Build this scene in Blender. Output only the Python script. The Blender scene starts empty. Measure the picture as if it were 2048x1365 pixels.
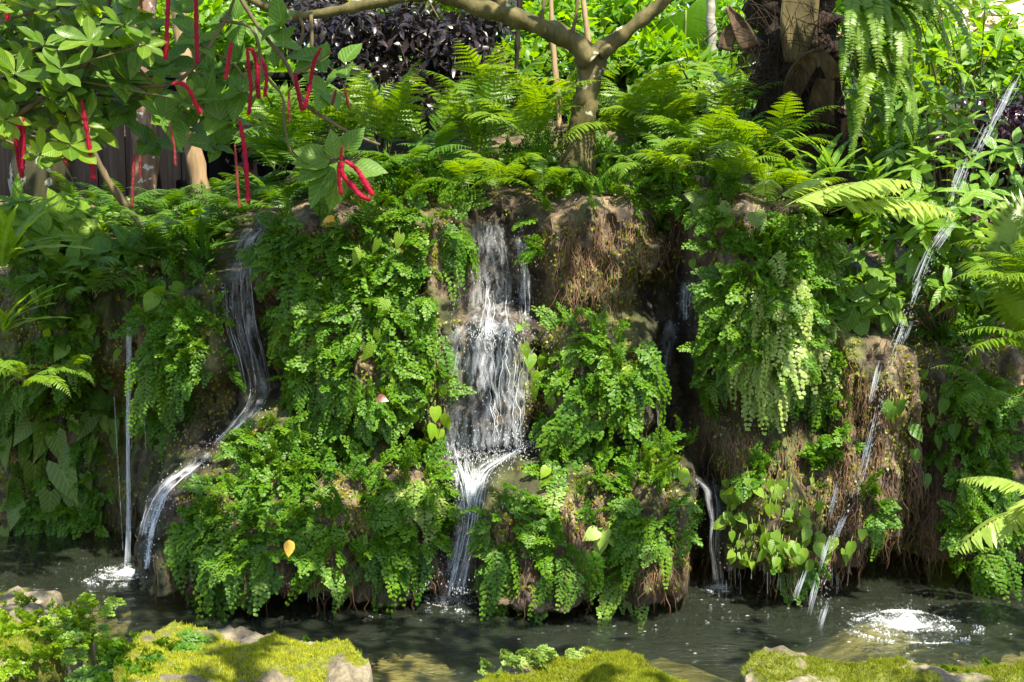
import bpy, math, random
import numpy as np
from math import radians, sin, cos, pi
rng = np.random.default_rng(7)
random.seed(7)
scene = bpy.context.scene
COL = scene.collection

# ------------------------------------------------------------------ camera, sky, sun, exposure
CAMZ, PITCH, FPX = 1.55, radians(7.0), 2813.0
cam_d = bpy.data.cameras.new("camera"); cam = bpy.data.objects.new("camera", cam_d); COL.objects.link(cam)
cam.location = (0, 0, CAMZ); cam.rotation_euler = (radians(90) - PITCH, 0, 0)
cam_d.sensor_width = 36.0; cam_d.lens = 36.0 * FPX / 2048; cam_d.clip_end = 600; cam_d.clip_start = 0.05
scene.camera = cam
SUN_EL, SUN_AZ = radians(60), radians(28)          # azimuth: to the right of straight behind the camera
SUNDIR = np.array([sin(SUN_AZ) * cos(SUN_EL), -cos(SUN_AZ) * cos(SUN_EL), sin(SUN_EL)])
world = bpy.data.worlds.new("World"); scene.world = world; world.use_nodes = True
wn = world.node_tree; wn.nodes.clear()
sky = wn.nodes.new("ShaderNodeTexSky"); sky.sky_type = 'NISHITA'; sky.sun_disc = False
sky.sun_elevation = SUN_EL; sky.sun_rotation = pi - SUN_AZ
bgn = wn.nodes.new("ShaderNodeBackground"); bgn.inputs[1].default_value = 0.12
won = wn.nodes.new("ShaderNodeOutputWorld")
wn.links.new(sky.outputs[0], bgn.inputs[0]); wn.links.new(bgn.outputs[0], won.inputs[0])
sd = bpy.data.lights.new("sun", 'SUN'); sd.energy = 5.0; sd.angle = radians(0.5); sd.color = (1.0, 0.93, 0.80)
sun = bpy.data.objects.new("sun", sd); COL.objects.link(sun)
sun.rotation_euler = (pi / 2 - SUN_EL, 0, SUN_AZ)
scene.view_settings.view_transform = 'Standard'; scene.view_settings.look = 'None'
scene.view_settings.exposure = 1.68; scene.view_settings.gamma = 1.0
cy = scene.cycles
cy.max_bounces = 7; cy.transparent_max_bounces = 16; cy.diffuse_bounces = 4; cy.glossy_bounces = 3
cy.transmission_bounces = 4; cy.caustics_reflective = False; cy.caustics_refractive = False
cy.use_denoising = True; cy.sample_clamp_indirect = 6.0

# ------------------------------------------------------------------ projection helpers
CP, SP = cos(PITCH), sin(PITCH)
def raydir(u, v):
    a = (np.asarray(u, float) - 1024) / FPX; b = (682.5 - np.asarray(v, float)) / FPX
    return np.stack([a, CP + b * SP, -SP + b * CP], -1)
def P(u, v, Y):
    d = raydir(u, v); t = np.asarray(Y, float) / d[..., 1]
    r = d * t[..., None]; r[..., 2] += CAMZ
    return r
def G(u, v, z=0.0):
    d = raydir(u, v); t = (z - CAMZ) / d[..., 2]
    r = d * t[..., None]; r[..., 2] += CAMZ
    return r
def proj(p):
    p = np.asarray(p, float); x = p[..., 0]; y = p[..., 1]; z = p[..., 2] - CAMZ
    dep = y * CP - z * SP; up = y * SP + z * CP
    return 1024 + FPX * x / dep, 682.5 - FPX * up / dep
def mpp(Y): return Y / FPX

# ------------------------------------------------------------------ noise
def _h(i, j, k, s):
    n = (i * 374761393 + j * 668265263 + k * 2147483647 + s * 1274126177) & 0xFFFFFFFF
    n = ((n ^ (n >> 13)) * 1274126177) & 0xFFFFFFFF
    n = ((n ^ (n >> 16)) * 2246822519) & 0xFFFFFFFF
    return ((n ^ (n >> 15)) & 0xFFFFFF) / float(0xFFFFFF)
def vnoise(p, seed=0):
    p = np.asarray(p, float); i = np.floor(p).astype(np.int64); f = p - i; f = f * f * (3 - 2 * f)
    r = 0.0
    for dx in (0, 1):
        wx = f[..., 0] if dx else 1 - f[..., 0]
        for dy in (0, 1):
            wy = f[..., 1] if dy else 1 - f[..., 1]
            for dz in (0, 1):
                wz = f[..., 2] if dz else 1 - f[..., 2]
                r = r + wx * wy * wz * _h(i[..., 0] + dx, i[..., 1] + dy, i[..., 2] + dz, seed)
    return r * 2 - 1
def fbm(p, oct=4, seed=0, gain=0.5):
    a, r = 1.0, 0.0; q = np.asarray(p, float)
    for o in range(oct):
        r = r + a * vnoise(q, seed + o * 17); q = q * 2.03 + 3.7; a *= gain
    return r
def sst(a, b, x):
    t = np.clip((x - a) / (b - a), 0, 1); return t * t * (3 - 2 * t)
def st3(a, b): return np.stack([a, b, np.zeros_like(a)], -1)
def norm(v): return v / np.maximum(np.linalg.norm(v, axis=-1, keepdims=True), 1e-9)

# ------------------------------------------------------------------ mesh builder
class MB:
    def __init__(s): s.v = []; s.f = []; s.n = 0; s.lc = []
    def add(s, V, faces, mat=0, lc=None):
        V = np.asarray(V, float).reshape(-1, 3); s.v.append(V); s.lc.append(np.full((len(V), 3), -1.0) if lc is None else lc)
        for F in faces:
            F = np.asarray(F, np.int64)
            if F.size: s.f.append((F + s.n, mat))
        s.n += len(V)
    def mesh(s, name, mats, smooth=True):
        me = bpy.data.meshes.new(name)
        V = np.concatenate(s.v) if s.v else np.zeros((0, 3))
        me.vertices.add(len(V)); me.vertices.foreach_set("co", V.astype(np.float32).ravel())
        loops = np.concatenate([F.ravel() for F, m in s.f]); tot = np.concatenate([np.full(len(F), F.shape[1]) for F, m in s.f])
        mi = np.concatenate([np.full(len(F), m) for F, m in s.f])
        me.loops.add(len(loops)); me.loops.foreach_set("vertex_index", loops.astype(np.int32))
        me.polygons.add(len(tot)); st = np.concatenate([[0], np.cumsum(tot)[:-1]])
        me.polygons.foreach_set("loop_start", st.astype(np.int32))
        me.polygons.foreach_set("material_index", mi.astype(np.int32))
        if smooth: me.polygons.foreach_set("use_smooth", np.ones(len(tot), bool))
        for m in (mats if isinstance(mats, (list, tuple)) else [mats]): me.materials.append(m)
        lc = np.concatenate(s.lc)
        if (lc[:, 2] > 0).any(): a = me.attributes.new('leaf_pos', 'FLOAT_VECTOR', 'POINT'); a.data.foreach_set('vector', lc.astype(np.float32).ravel())
        me.update(calc_edges=True)
        return me
    def build(s, name, mats, parent=None, smooth=True):
        o = bpy.data.objects.new(name, s.mesh(name, mats, smooth)); COL.objects.link(o)
        if parent: o.parent = parent
        return o
def link_mesh(name, me, parent=None):
    o = bpy.data.objects.new(name, me); COL.objects.link(o)
    if parent: o.parent = parent
    return o
def tag(o, label=None, cat=None, group=None, kind=None):
    if label: o["label"] = label
    if cat: o["category"] = cat
    if group: o["group"] = group
    if kind: o["kind"] = kind
    return o
def empty(name, loc, label=None, cat=None, group=None):
    o = bpy.data.objects.new(name, None); COL.objects.link(o); o.location = tuple(loc); o.empty_display_size = .05
    return tag(o, label, cat, group)

def tube(mb, pts, rad, sides=6, mat=0, nz=0.0, nscale=30, cap=True, flat=1.0):
    pts = np.asarray(pts, float); n = len(pts); rad = np.broadcast_to(np.asarray(rad, float), (n,))
    t = norm(np.gradient(pts, axis=0))
    ref = np.array([0, 0, 1.0]) if abs(t[0][2]) < .9 else np.array([1.0, 0, 0])
    a = norm(np.cross(t[0], ref)); A = [a]
    for i in range(1, n):
        a = A[-1] - t[i] * np.dot(A[-1], t[i]); A.append(norm(a))
    A = np.array(A); B = np.cross(t, A)
    th = np.arange(sides) / sides * 2 * pi
    off = A[:, None] * np.cos(th)[None, :, None] + B[:, None] * np.sin(th)[None, :, None] * flat
    R = rad[:, None] * np.ones(sides)
    if nz: R = R * (1 + nz * fbm((pts[:, None] + off * rad[:, None, None]) * nscale, 3, 5))
    V = pts[:, None] + off * R[..., None]
    i = np.arange(n - 1)[:, None] * sides; j = np.arange(sides)[None]; k = (j + 1) % sides
    F = np.stack([i + j, i + k, i + sides + k, i + sides + j], -1).reshape(-1, 4)
    fs = [F]
    V = V.reshape(-1, 3)
    if cap and sides >= 3:
        fs += [np.arange(sides)[::-1][None], (np.arange(sides) + (n - 1) * sides)[None]]
    mb.add(V, fs, mat)
def smooth_path(pts, n=24):
    pts = np.asarray(pts, float); m = len(pts)
    s = np.concatenate([[0], np.cumsum(np.linalg.norm(np.diff(pts[:, :3], axis=0), axis=1))]); s /= s[-1]
    q = np.linspace(0, 1, n)
    P0 = np.vstack([2 * pts[0] - pts[1], pts, 2 * pts[-1] - pts[-2]])
    idx = np.clip(np.searchsorted(s, q, side='right') - 1, 0, m - 2); t = ((q - s[idx]) / np.maximum(s[idx + 1] - s[idx], 1e-9))[:, None]
    a, b, c, d = P0[idx], P0[idx + 1], P0[idx + 2], P0[idx + 3]
    return .5 * (2 * b + (c - a) * t + (2 * a - 5 * b + 4 * c - d) * t ** 2 + (3 * b - a - 3 * c + d) * t ** 3)
def stamp(mb, tm, pos, yd, zd, sc, mat=0, sx=None, lcz=None):
    """many copies of a leaf template: its +Y along yd, its face towards zd"""
    pos = np.asarray(pos, float).reshape(-1, 3); n = len(pos)
    if n == 0: return
    y = norm(np.broadcast_to(yd, (n, 3))); z = np.broadcast_to(zd, (n, 3)); x = norm(np.cross(y, z)); z = np.cross(x, y)
    sc = np.broadcast_to(sc, (n,)); sx = sc if sx is None else np.broadcast_to(sx, (n,))
    T, F = tm
    V = pos[:, None] + (T[None, :, 0:1] * sx[:, None, None]) * x[:, None] + (T[None, :, 1:2] * sc[:, None, None]) * y[:, None] + (T[None, :, 2:3] * sc[:, None, None]) * z[:, None]
    k = len(T); off = (np.arange(n) * k)[:, None, None]
    mb.add(V, [(np.asarray(f)[None] + off).reshape(-1, np.asarray(f).shape[1]) for f in F], mat, np.column_stack([np.tile(T[:, :2], (n, 1)), np.repeat(np.broadcast_to(1.0 + (rng.uniform() if lcz is None else lcz), (n,)), k)]))
# ---- leaf templates
def row_leaf(rows, fold=.12, bend=.25, tip=1.0, base=0.0, wave=0.0):
    """rows: (mid_t, side_x, side_t); a leaf of unit length with midrib fold, bend along its length"""
    V = [(0, base, 0)]; tq, qq = [], []
    for i, (m, sx_, stt) in enumerate(rows):
        w = wave * (1 if i % 2 else -1)
        V += [(-sx_, stt, fold * sx_ + w), (0, m, 0), (sx_, stt, fold * sx_ - w)]
    V.append((0, tip, 0)); n = len(rows); V = np.array(V, float)
    V[:, 2] -= bend * np.clip(V[:, 1], 0, None) ** 2
    tq += [(0, 2, 1), (0, 3, 2)]
    for i in range(n - 1):
        a = 1 + 3 * i; b = a + 3
        qq += [(a, a + 1, b + 1, b), (a + 1, a + 2, b + 2, b + 1)]
    a = 1 + 3 * (n - 1); e = len(V) - 1
    tq += [(a, a + 1, e), (a + 1, a + 2, e)]
    fs = [np.array(tq)]
    if qq: fs.append(np.array(qq))
    return V, fs
def prof(f, n, **k): return row_leaf([((i + 1) / (n + 1), f((i + 1) / (n + 1)), (i + 1) / (n + 1) - .02) for i in range(n)], **k)
T_OVATE = prof(lambda t: .36 * sin(pi * t ** .72) ** .85, 7, fold=.22, bend=.28, wave=.012)
T_OVATE2 = prof(lambda t: .33 * sin(pi * t ** .72) ** .85, 7, fold=.35, bend=.05, wave=.02)
T_OBOV = prof(lambda t: .24 * sin(pi * t ** 1.6) ** .7 if t < .97 else .1, 8, fold=.2, bend=.22)
T_OBOV2 = prof(lambda t: .22 * sin(pi * t ** 1.6) ** .7 if t < .97 else .1, 8, fold=.3, bend=-.1)
T_LANCE = prof(lambda t: .17 * sin(pi * t ** .8) ** .9, 6, fold=.3, bend=.4, wave=.01)
T_LANCE2 = prof(lambda t: .19 * sin(pi * t ** .8) ** .9, 6, fold=.2, bend=.15, wave=.014)
T_LO = prof(lambda t: .2 * sin(pi * t ** .8), 2, fold=.25, bend=.3)
T_STRAP = prof(lambda t: .055 * sin(pi * t ** .6) ** .6, 8, fold=.3, bend=.45, wave=.01)
T_PINNA = prof(lambda t: .11 * (1 - t) ** .5 + .01, 3, fold=.15, bend=.22)
T_BOST = prof(lambda t: .16 * (1 - t ** 3) ** .6, 3, fold=.1, bend=.1)
def comb_rows(n, w):
    r = []
    for i in range(n):
        t = (i + .5) / n; e = w * (1 - t) ** .55 + .004
        r.append((t - .25 / n, e * .42, t - .30 / n)); r.append((t + .12 / n, e, t + .42 / n))
    return r
T_COMB = row_leaf(comb_rows(7, .13), fold=.15, bend=.25)
T_ARROW = row_leaf([(.02, .20, -.20), (.10, .33, -.04), (.3, .33, .22), (.5, .27, .46), (.72, .15, .70), (.88, .05, .87)], fold=.15, bend=.22, wave=.012)
T_HEART = row_leaf([(.02, .20, -.10), (.10, .36, .02), (.3, .41, .26), (.52, .33, .50), (.74, .17, .73), (.9, .05, .89)], fold=.12, bend=.2)
def fan_leaf():
    V = [(0, 0, 0)]; n = 8
    for i in range(n):
        a = radians(-72 + 144 * i / (n - 1)); r = (.92 if i % 2 else 1.0) * (1 - .12 * abs(a))
        V.append((r * sin(a) * .62, r * cos(a) * .9, -.10 * sin(a) ** 2 - .06 * (i % 2)))
    return np.array(V, float), [np.array([(0, i + 2, i + 1) for i in range(n - 1)])]
T_FAN = fan_leaf()
T_BLADE = (np.array([(-.12, 0, 0), (.12, 0, 0), (0, 1, -.15)], float), [np.array([(0, 1, 2)])])
def ico():
    p = (1 + 5 ** .5) / 2
    V = np.array([(-1, p, 0), (1, p, 0), (-1, -p, 0), (1, -p, 0), (0, -1, p), (0, 1, p), (0, -1, -p), (0, 1, -p), (p, 0, -1), (p, 0, 1), (-p, 0, -1), (-p, 0, 1)], float)
    F = np.array([(0, 11, 5), (0, 5, 1), (0, 1, 7), (0, 7, 10), (0, 10, 11), (1, 5, 9), (5, 11, 4), (11, 10, 2), (10, 7, 6), (7, 1, 8), (3, 9, 4), (3, 4, 2), (3, 2, 6), (3, 6, 8), (3, 8, 9), (4, 9, 5), (2, 4, 11), (6, 2, 10), (8, 6, 7), (9, 8, 1)])
    return norm(V), [F]
T_ICO = ico()
def disc():
    a = np.arange(7) / 7 * 2 * pi; rr_ = np.array([1, .7, 1.1, .8, 1.05, .75, .9]); return np.vstack([[(0, 0, .25)], np.column_stack([rr_ * np.cos(a), rr_ * np.sin(a), np.zeros(7)])]), [np.array([(0, 1 + i, 1 + (i + 1) % 7) for i in range(7)])]
T_DISC = disc()

# ------------------------------------------------------------------ materials
def newmat(name):
    m = bpy.data.materials.new(name); m.use_nodes = True; nt = m.node_tree; nt.nodes.clear()
    out = nt.nodes.new("ShaderNodeOutputMaterial")
    def N(t, **k):
        n = nt.nodes.new("ShaderNode" + t)
        for a, b in k.items():
            if a.startswith("i_"):
                n.inputs[a[2:].replace("_", " ")].default_value = b
            else: setattr(n, a, b)
        return n
    return m, nt, out, N, nt.links.new
def ramp(N, stops, interp='LINEAR'):
    r = N("ValToRGB"); r.color_ramp.interpolation = interp; e = r.color_ramp.elements
    while len(e) < len(stops): e.new(.5)
    for i, (p, c) in enumerate(stops):
        e[i].position = p; e[i].color = (*c, 1) if len(c) == 3 else c
    return r
def leafmat(name, cols, trans=.35, rough=.38, tcol=None, spec=.35, obj_var=.3, veins=0.0):
    """cols: colour stops spread over the leaves of a plant"""
    m, nt, out, N, L = newmat(name)
    geo = N("NewGeometry"); oi = N("ObjectInfo")
    mix = N("Math", operation='MULTIPLY_ADD'); mix.inputs[1].default_value = 1 - obj_var
    mul = N("Math", operation='MULTIPLY'); mul.inputs[1].default_value = obj_var
    lp = N("Attribute", attribute_name='leaf_pos'); ls = N("SeparateXYZ"); L(lp.outputs["Vector"], ls.inputs[0]); lm = N("MapRange"); lm.inputs[1].default_value = 1; lm.inputs[2].default_value = 2; lm.inputs[4].default_value = .45; L(ls.outputs[2], lm.inputs[0])
    L(oi.outputs["Random"], mul.inputs[0]); L(mul.outputs[0], mix.inputs[2]); m3 = N("Math", operation='MULTIPLY_ADD'); m3.inputs[1].default_value = .55; L(geo.outputs["Random Per Island"], m3.inputs[0]); L(lm.outputs[0], m3.inputs[2]); L(m3.outputs[0], mix.inputs[0])
    if cols[0][1] > 2 * cols[0][0]: cols = [(a * 1.66, b_ * 1.16, c * .75) for a, b_, c in cols]
    n = len(cols); r = ramp(N, [(i / max(n - 1, 1), c) for i, c in enumerate(cols)]); L(mix.outputs[0], r.inputs[0])
    tc = N("TexCoord"); nz = N("TexNoise"); nz.inputs["Scale"].default_value = 55; nz.inputs["Detail"].default_value = 3
    L(tc.outputs["Object"], nz.inputs["Vector"])
    hs = N("HueSaturation"); mr = N("MapRange"); mr.inputs[3].default_value = .72; mr.inputs[4].default_value = 1.28
    L(nz.outputs[0], mr.inputs[0]); L(mr.outputs[0], hs.inputs["Value"]); L(r.outputs[0], hs.inputs["Color"])
    col = hs.outputs[0]; hgt = nz.outputs[0]
    if veins:
        la = N("Attribute", attribute_name='leaf_pos'); sp = N("SeparateXYZ"); L(la.outputs["Vector"], sp.inputs[0]); ab = N("Math", operation='ABSOLUTE'); L(sp.outputs[0], ab.inputs[0])
        k1 = N("Math", operation='MULTIPLY_ADD'); k1.inputs[1].default_value = -1.1; L(ab.outputs[0], k1.inputs[0]); L(sp.outputs[1], k1.inputs[2]); k2 = N("Math", operation='MULTIPLY'); k2.inputs[1].default_value = veins; L(k1.outputs[0], k2.inputs[0])
        pp = N("Math", operation='PINGPONG'); pp.inputs[1].default_value = .5; L(k2.outputs[0], pp.inputs[0]); rv = ramp(N, [(0, (1, 1, 1)), (.16, (0, 0, 0))]); L(pp.outputs[0], rv.inputs[0]); rm = ramp(N, [(.010, (1, 1, 1)), (.026, (0, 0, 0))]); L(ab.outputs[0], rm.inputs[0])
        mxv = N("Math", operation='MAXIMUM'); L(rv.outputs[0], mxv.inputs[0]); L(rm.outputs[0], mxv.inputs[1]); vm = N("MixRGB", blend_type='SCREEN'); vk = N("Math", operation='MULTIPLY'); vk.inputs[1].default_value = .30; L(mxv.outputs[0], vk.inputs[0]); L(vk.outputs[0], vm.inputs[0]); L(col, vm.inputs[1]); vm.inputs[2].default_value = (.20, .24, .09, 1); col = vm.outputs[0]
        hh = N("Math", operation='MULTIPLY_ADD'); hh.inputs[1].default_value = -.5; L(pp.outputs[0], hh.inputs[2]); L(rm.outputs[0], hh.inputs[0]); h3 = N("Math", operation='MULTIPLY_ADD'); h3.inputs[1].default_value = .5; L(nz.outputs[0], h3.inputs[0]); L(hh.outputs[0], h3.inputs[2]); hgt = h3.outputs[0]
    pb = N("BsdfPrincipled"); L(col, pb.inputs["Base Color"]); pb.inputs["Roughness"].default_value = rough
    pb.inputs["Specular IOR Level"].default_value = spec
    bp = N("Bump"); bp.inputs["Strength"].default_value = .25; bp.inputs["Distance"].default_value = .004; L(hgt, bp.inputs["Height"]); L(bp.outputs[0], pb.inputs["Normal"])
    if veins: bp.inputs["Strength"].default_value = .6
    tr = N("BsdfTranslucent")
    h2 = N("HueSaturation"); h2.inputs["Hue"].default_value = .478; h2.inputs["Saturation"].default_value = 1.08; h2.inputs["Value"].default_value = 2.3
    L(col, h2.inputs["Color"]); L(h2.outputs[0], tr.inputs["Color"])
    ms = N("MixShader"); ms.inputs[0].default_value = trans; L(pb.outputs[0], ms.inputs[1]); L(tr.outputs[0], ms.inputs[2]); L(ms.outputs[0], out.inputs[0])
    return m
def barkmat(name, cols, scale=18, stretch=(1, 1, .25), bump=.6, lichen=None, rough=.85, spec=.3):
    m, nt, out, N, L = newmat(name)
    tc = N("TexCoord"); mp = N("Mapping"); mp.inputs["Scale"].default_value = stretch; L(tc.outputs["Object"], mp.inputs[0])
    nz = N("TexNoise"); nz.inputs["Scale"].default_value = scale; nz.inputs["Detail"].default_value = 8; nz.inputs["Roughness"].default_value = .7; L(mp.outputs[0], nz.inputs["Vector"])
    r = ramp(N, [(.3 + .4 * i / max(len(cols) - 1, 1), c) for i, c in enumerate(cols)]); L(nz.outputs[0], r.inputs[0]); col = r.outputs[0]
    if lichen:
        n2 = N("TexNoise"); n2.inputs["Scale"].default_value = lichen[1]; n2.inputs["Detail"].default_value = 4; L(tc.outputs["Object"], n2.inputs["Vector"])
        rr = ramp(N, [(lichen[2], (0, 0, 0)), (lichen[2] + .03, (1, 1, 1))]); L(n2.outputs[0], rr.inputs[0])
        mx = N("MixRGB"); L(rr.outputs[0], mx.inputs[0]); L(col, mx.inputs[1]); mx.inputs[2].default_value = (*lichen[0], 1); col = mx.outputs[0]
    pb = N("BsdfPrincipled"); pb.inputs["Roughness"].default_value = rough; pb.inputs["Specular IOR Level"].default_value = spec; L(col, pb.inputs["Base Color"])
    bp = N("Bump"); bp.inputs["Strength"].default_value = bump; bp.inputs["Distance"].default_value = .01; L(nz.outputs[0], bp.inputs["Height"]); L(bp.outputs[0], pb.inputs["Normal"])
    L(pb.outputs[0], out.inputs[0]); return m
def plainmat(name, col, rough=.7, var=.3, scale=40):
    return barkmat(name, [tuple(c * (1 - var) for c in col), tuple(min(1, c * (1 + var)) for c in col)], scale=scale, stretch=(1, 1, 1), bump=.3, rough=rough)

M = {}
M['maiden'] = leafmat('maidenhair_leaf', [(.014, .062, .006), (.028, .110, .008), (.050, .150, .009), (.085, .195, .012)], trans=.32, rough=.45, spec=.25)
M['maiden_yel'] = leafmat('maidenhair_yellow_leaf', [(.03, .11, .006), (.06, .17, .010), (.10, .23, .014), (.15, .27, .03)], trans=.38, rough=.4)
M['maiden_pale'] = leafmat('maidenhair_pale_leaf', [(.034, .115, .018), (.075, .18, .034), (.125, .235, .07), (.20, .31, .15)], trans=.25, rough=.45, spec=.35)
M['wire'] = plainmat('fern_wire', (.035, .018, .010))
M['fern'] = leafmat('fern_leaf', [(.030, .11, .010), (.055, .155, .012), (.095, .21, .014)], trans=.42, rough=.42)
M['fern_pale'] = leafmat('pale_fern_leaf', [(.16, .25, .04), (.24, .33, .06), (.31, .39, .09)], trans=.35, rough=.45)
M['fern_dark'] = leafmat('dark_fern_leaf', [(.018, .08, .010), (.035, .12, .014), (.055, .15, .016)], trans=.35, rough=.4)
M['rachis'] = plainmat('fern_rachis', (.12, .16, .03))
M['ovate'] = leafmat('chenille_leaf', [(.030, .105, .016), (.045, .135, .018), (.075, .18, .018)], trans=.38, rough=.5, spec=.3, veins=7)
M['obov'] = leafmat('waxy_leaf', [(.018, .07, .012), (.04, .125, .012), (.075, .185, .012), (.14, .26, .02)], trans=.45, rough=.34, spec=.4, veins=12)
M['lance'] = leafmat('glossy_shrub_leaf', [(.028, .115, .012), (.05, .16, .014), (.085, .21, .016)], trans=.38, rough=.38, spec=.4, veins=9)
M['bright'] = leafmat('bright_background_leaf', [(.025, .12, .006), (.06, .19, .008), (.12, .27, .012)], trans=.5, rough=.45)
M['mid'] = leafmat('mid_background_leaf', [(.022, .10, .008), (.045, .15, .010), (.08, .20, .012)], trans=.42, rough=.4)
M['purple'] = leafmat('purple_black_leaf', [(.007, .006, .006), (.014, .010, .009), (.022, .014, .013), (.02, .03, .008)], trans=.1, rough=.36, spec=.4)
M['maroon'] = leafmat('maroon_leaf', [(.012, .005, .008), (.03, .008, .014), (.05, .012, .02)], trans=.15, rough=.3, spec=.6)
M['broad'] = leafmat('broad_undergrowth_leaf', [(.04, .14, .010), (.07, .19, .012), (.12, .25, .016)], trans=.42, rough=.45, veins=6)
M['arrow'] = leafmat('hanging_arrow_leaf', [(.03, .09, .016), (.055, .13, .022), (.10, .17, .045)], trans=.3, rough=.5, veins=6)
M['yel'] = leafmat('yellow_green_leaf', [(.05, .17, .008), (.09, .25, .012), (.17, .34, .02)], trans=.4, rough=.42, veins=6)
M['cover'] = leafmat('creeping_cover', [(.025, .07, .008), (.05, .11, .010), (.10, .15, .016), (.16, .15, .03)], trans=.25, rough=.45)
M['moss'] = leafmat('moss_blade', [(.04, .06, .006), (.14, .17, .008), (.26, .29, .012), (.38, .36, .04)], trans=.3, rough=.7, spec=.2)
M['palmleaf'] = leafmat('fan_palm_leaf', [(.06, .16, .012), (.10, .22, .02)], trans=.4, rough=.35)
M['catkin'] = leafmat('red_catkin', [(.16, .003, .012), (.34, .007, .03), (.58, .03, .09)], trans=.15, rough=.7, spec=.2)
M['fuzz'] = leafmat('catkin_fuzz', [(.36, .012, .04), (.6, .05, .11), (.75, .14, .22)], trans=.4, rough=.8, spec=.2)
M['catkin_old'] = leafmat('faded_catkin', [(.17, .025, .02), (.28, .05, .045), (.36, .09, .07)], trans=.12, rough=.8, spec=.2)
M['rootlet'] = plainmat('rootlets', (.12, .068, .034), var=.6, scale=14)
M['bark'] = barkmat('tree_bark', [(.022, .022, .006), (.075, .065, .020), (.15, .115, .05)], scale=16, stretch=(1, 1, .6), lichen=((.34, .34, .22), 16, .63))
M['bark_lichen'] = barkmat('lichen_bark', [(.012, .013, .005), (.03, .03, .011), (.055, .05, .02)], scale=12, lichen=((.26, .27, .21), 11, .56))
M['bark_pale'] = barkmat('flaky_pale_bark', [(.10, .05, .03), (.20, .115, .075), (.30, .21, .16)], scale=26, stretch=(1, 1, .22), lichen=((.52, .47, .42), 30, .6))
M['bark_tan'] = barkmat('tan_bark', [(.16, .10, .045), (.28, .19, .10), (.36, .26, .15)], scale=14, stretch=(1, 1, .2))
M['bark_grey'] = barkmat('grey_bark', [(.13, .12, .09), (.26, .24, .19), (.36, .34, .28)], scale=16, stretch=(1, 1, 2.5))
M['twig'] = barkmat('twig', [(.05, .038, .018), (.15, .115, .055)], scale=20)
M['fibre'] = barkmat('palm_fibre', [(.008, .006, .005), (.028, .020, .014), (.06, .042, .028)], scale=40, stretch=(1, 1, .3), bump=1, spec=.1)
M['boot'] = barkmat('palm_leaf_base', [(.02, .013, .007), (.07, .045, .024), (.15, .10, .055)], scale=22, stretch=(1, 1, .12))
M['boot_green'] = barkmat('palm_petiole', [(.03, .026, .011), (.085, .07, .028), (.16, .115, .05)], scale=12, stretch=(1, 1, .2))
M['board'] = barkmat('stained_board', [(.004, .004, .004), (.008, .007, .007), (.013, .012, .011)], scale=14, stretch=(3, 3, .2), bump=.4, rough=.95, spec=.06)
M['tile'] = plainmat('roof_tile', (.50, .33, .26), rough=.8, var=.2, scale=9)
M['plaster'] = plainmat('plaster', (.55, .50, .42), rough=.9, var=.1)
M['deadleaf'] = leafmat('dead_leaf_yellow', [(.50, .28, .03), (.58, .34, .05)], trans=.2, rough=.35)
M['deadred'] = leafmat('dead_leaf_red', [(.075, .016, .008), (.10, .022, .01)], trans=.08, rough=.3)
M['deadtan'] = leafmat('dead_leaf_tan', [(.36, .22, .09), (.42, .27, .12)], trans=.15, rough=.6)
M['soil'] = plainmat('soil', (.018, .014, .008), rough=.95, var=.5, scale=14)

# ------------------------------------------------------------------ the cliff: depth Y over (x, z)
def uvref(x, z, Y=5.12): return proj(np.stack([x, np.full_like(x, Y), z], -1))
LOBES = [  # u0, u1, v_top, v_bottom, amount towards the camera, top soft, bottom soft, side soft
 (-500, 250, 600, 800, .30, 60, 60, 70), (215, 455, 565, 800, .50, 30, 45, 50), (250, 450, 790, 930, .16, 60, 60, 60),
 (170, 300, 930, 1130, .34, 70, 50, 60),
 (560, 930, 400, 900, .50, 50, 80, 70), (600, 820, 560, 840, .60, 70, 50, 80), (440, 640, 800, 1000, .58, 60, 90, 60), (470, 900, 420, 640, .36, 40, 80, 60),
 (275, 905, 890, 1165, .80, 60, 26, 60), (430, 760, 930, 1130, .88, 60, 40, 90), (320, 420, 930, 1170, .72, 60, 30, 40),
 (880, 1090, 655, 900, .50, 12, 60, 50), (930, 1040, 650, 720, .56, 12, 50, 40), (860, 1000, 900, 1200, .72, 40, 40, 50),
 (1070, 1290, 395, 670, .36, 30, 60, 70), (1080, 1330, 640, 900, .62, 60, 70, 60), (1230, 1340, 470, 560, .36, 20, 40, 40),
 (930, 1400, 900, 1170, .84, 50, 26, 60), (960, 1180, 940, 1190, .92, 50, 26, 70), (1220, 1380, 930, 1150, .88, 60, 40, 50),
 (1390, 1710, 380, 830, .50, 60, 80, 60), (1440, 1640, 480, 760, .62, 70, 60, 80), (1330, 1420, 640, 930, .18, 20, 50, 40),
 (1420, 1720, 820, 1150, .66, 70, 40, 50), (1470, 1640, 920, 1130, .72, 60, 40, 60),
 (1665, 1800, 660, 1130, .62, 30, 60, 40), (1770, 1860, 690, 1130, .54, 30, 60, 30), (1820, 2500, 700, 1150, .40, 70, 40, 70), (1860, 2500, 930, 1150, .56, 80, 40, 80),
]
TOPL = np.array([(-600, 600), (200, 590), (440, 575), (470, 440), (560, 425), (640, 400), (1000, 405), (1100, 398), (1300, 395), (1500, 380), (1640, 420), (1700, 520), (1740, 640), (1860, 665), (2000, 680), (2600, 690)], float)
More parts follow.
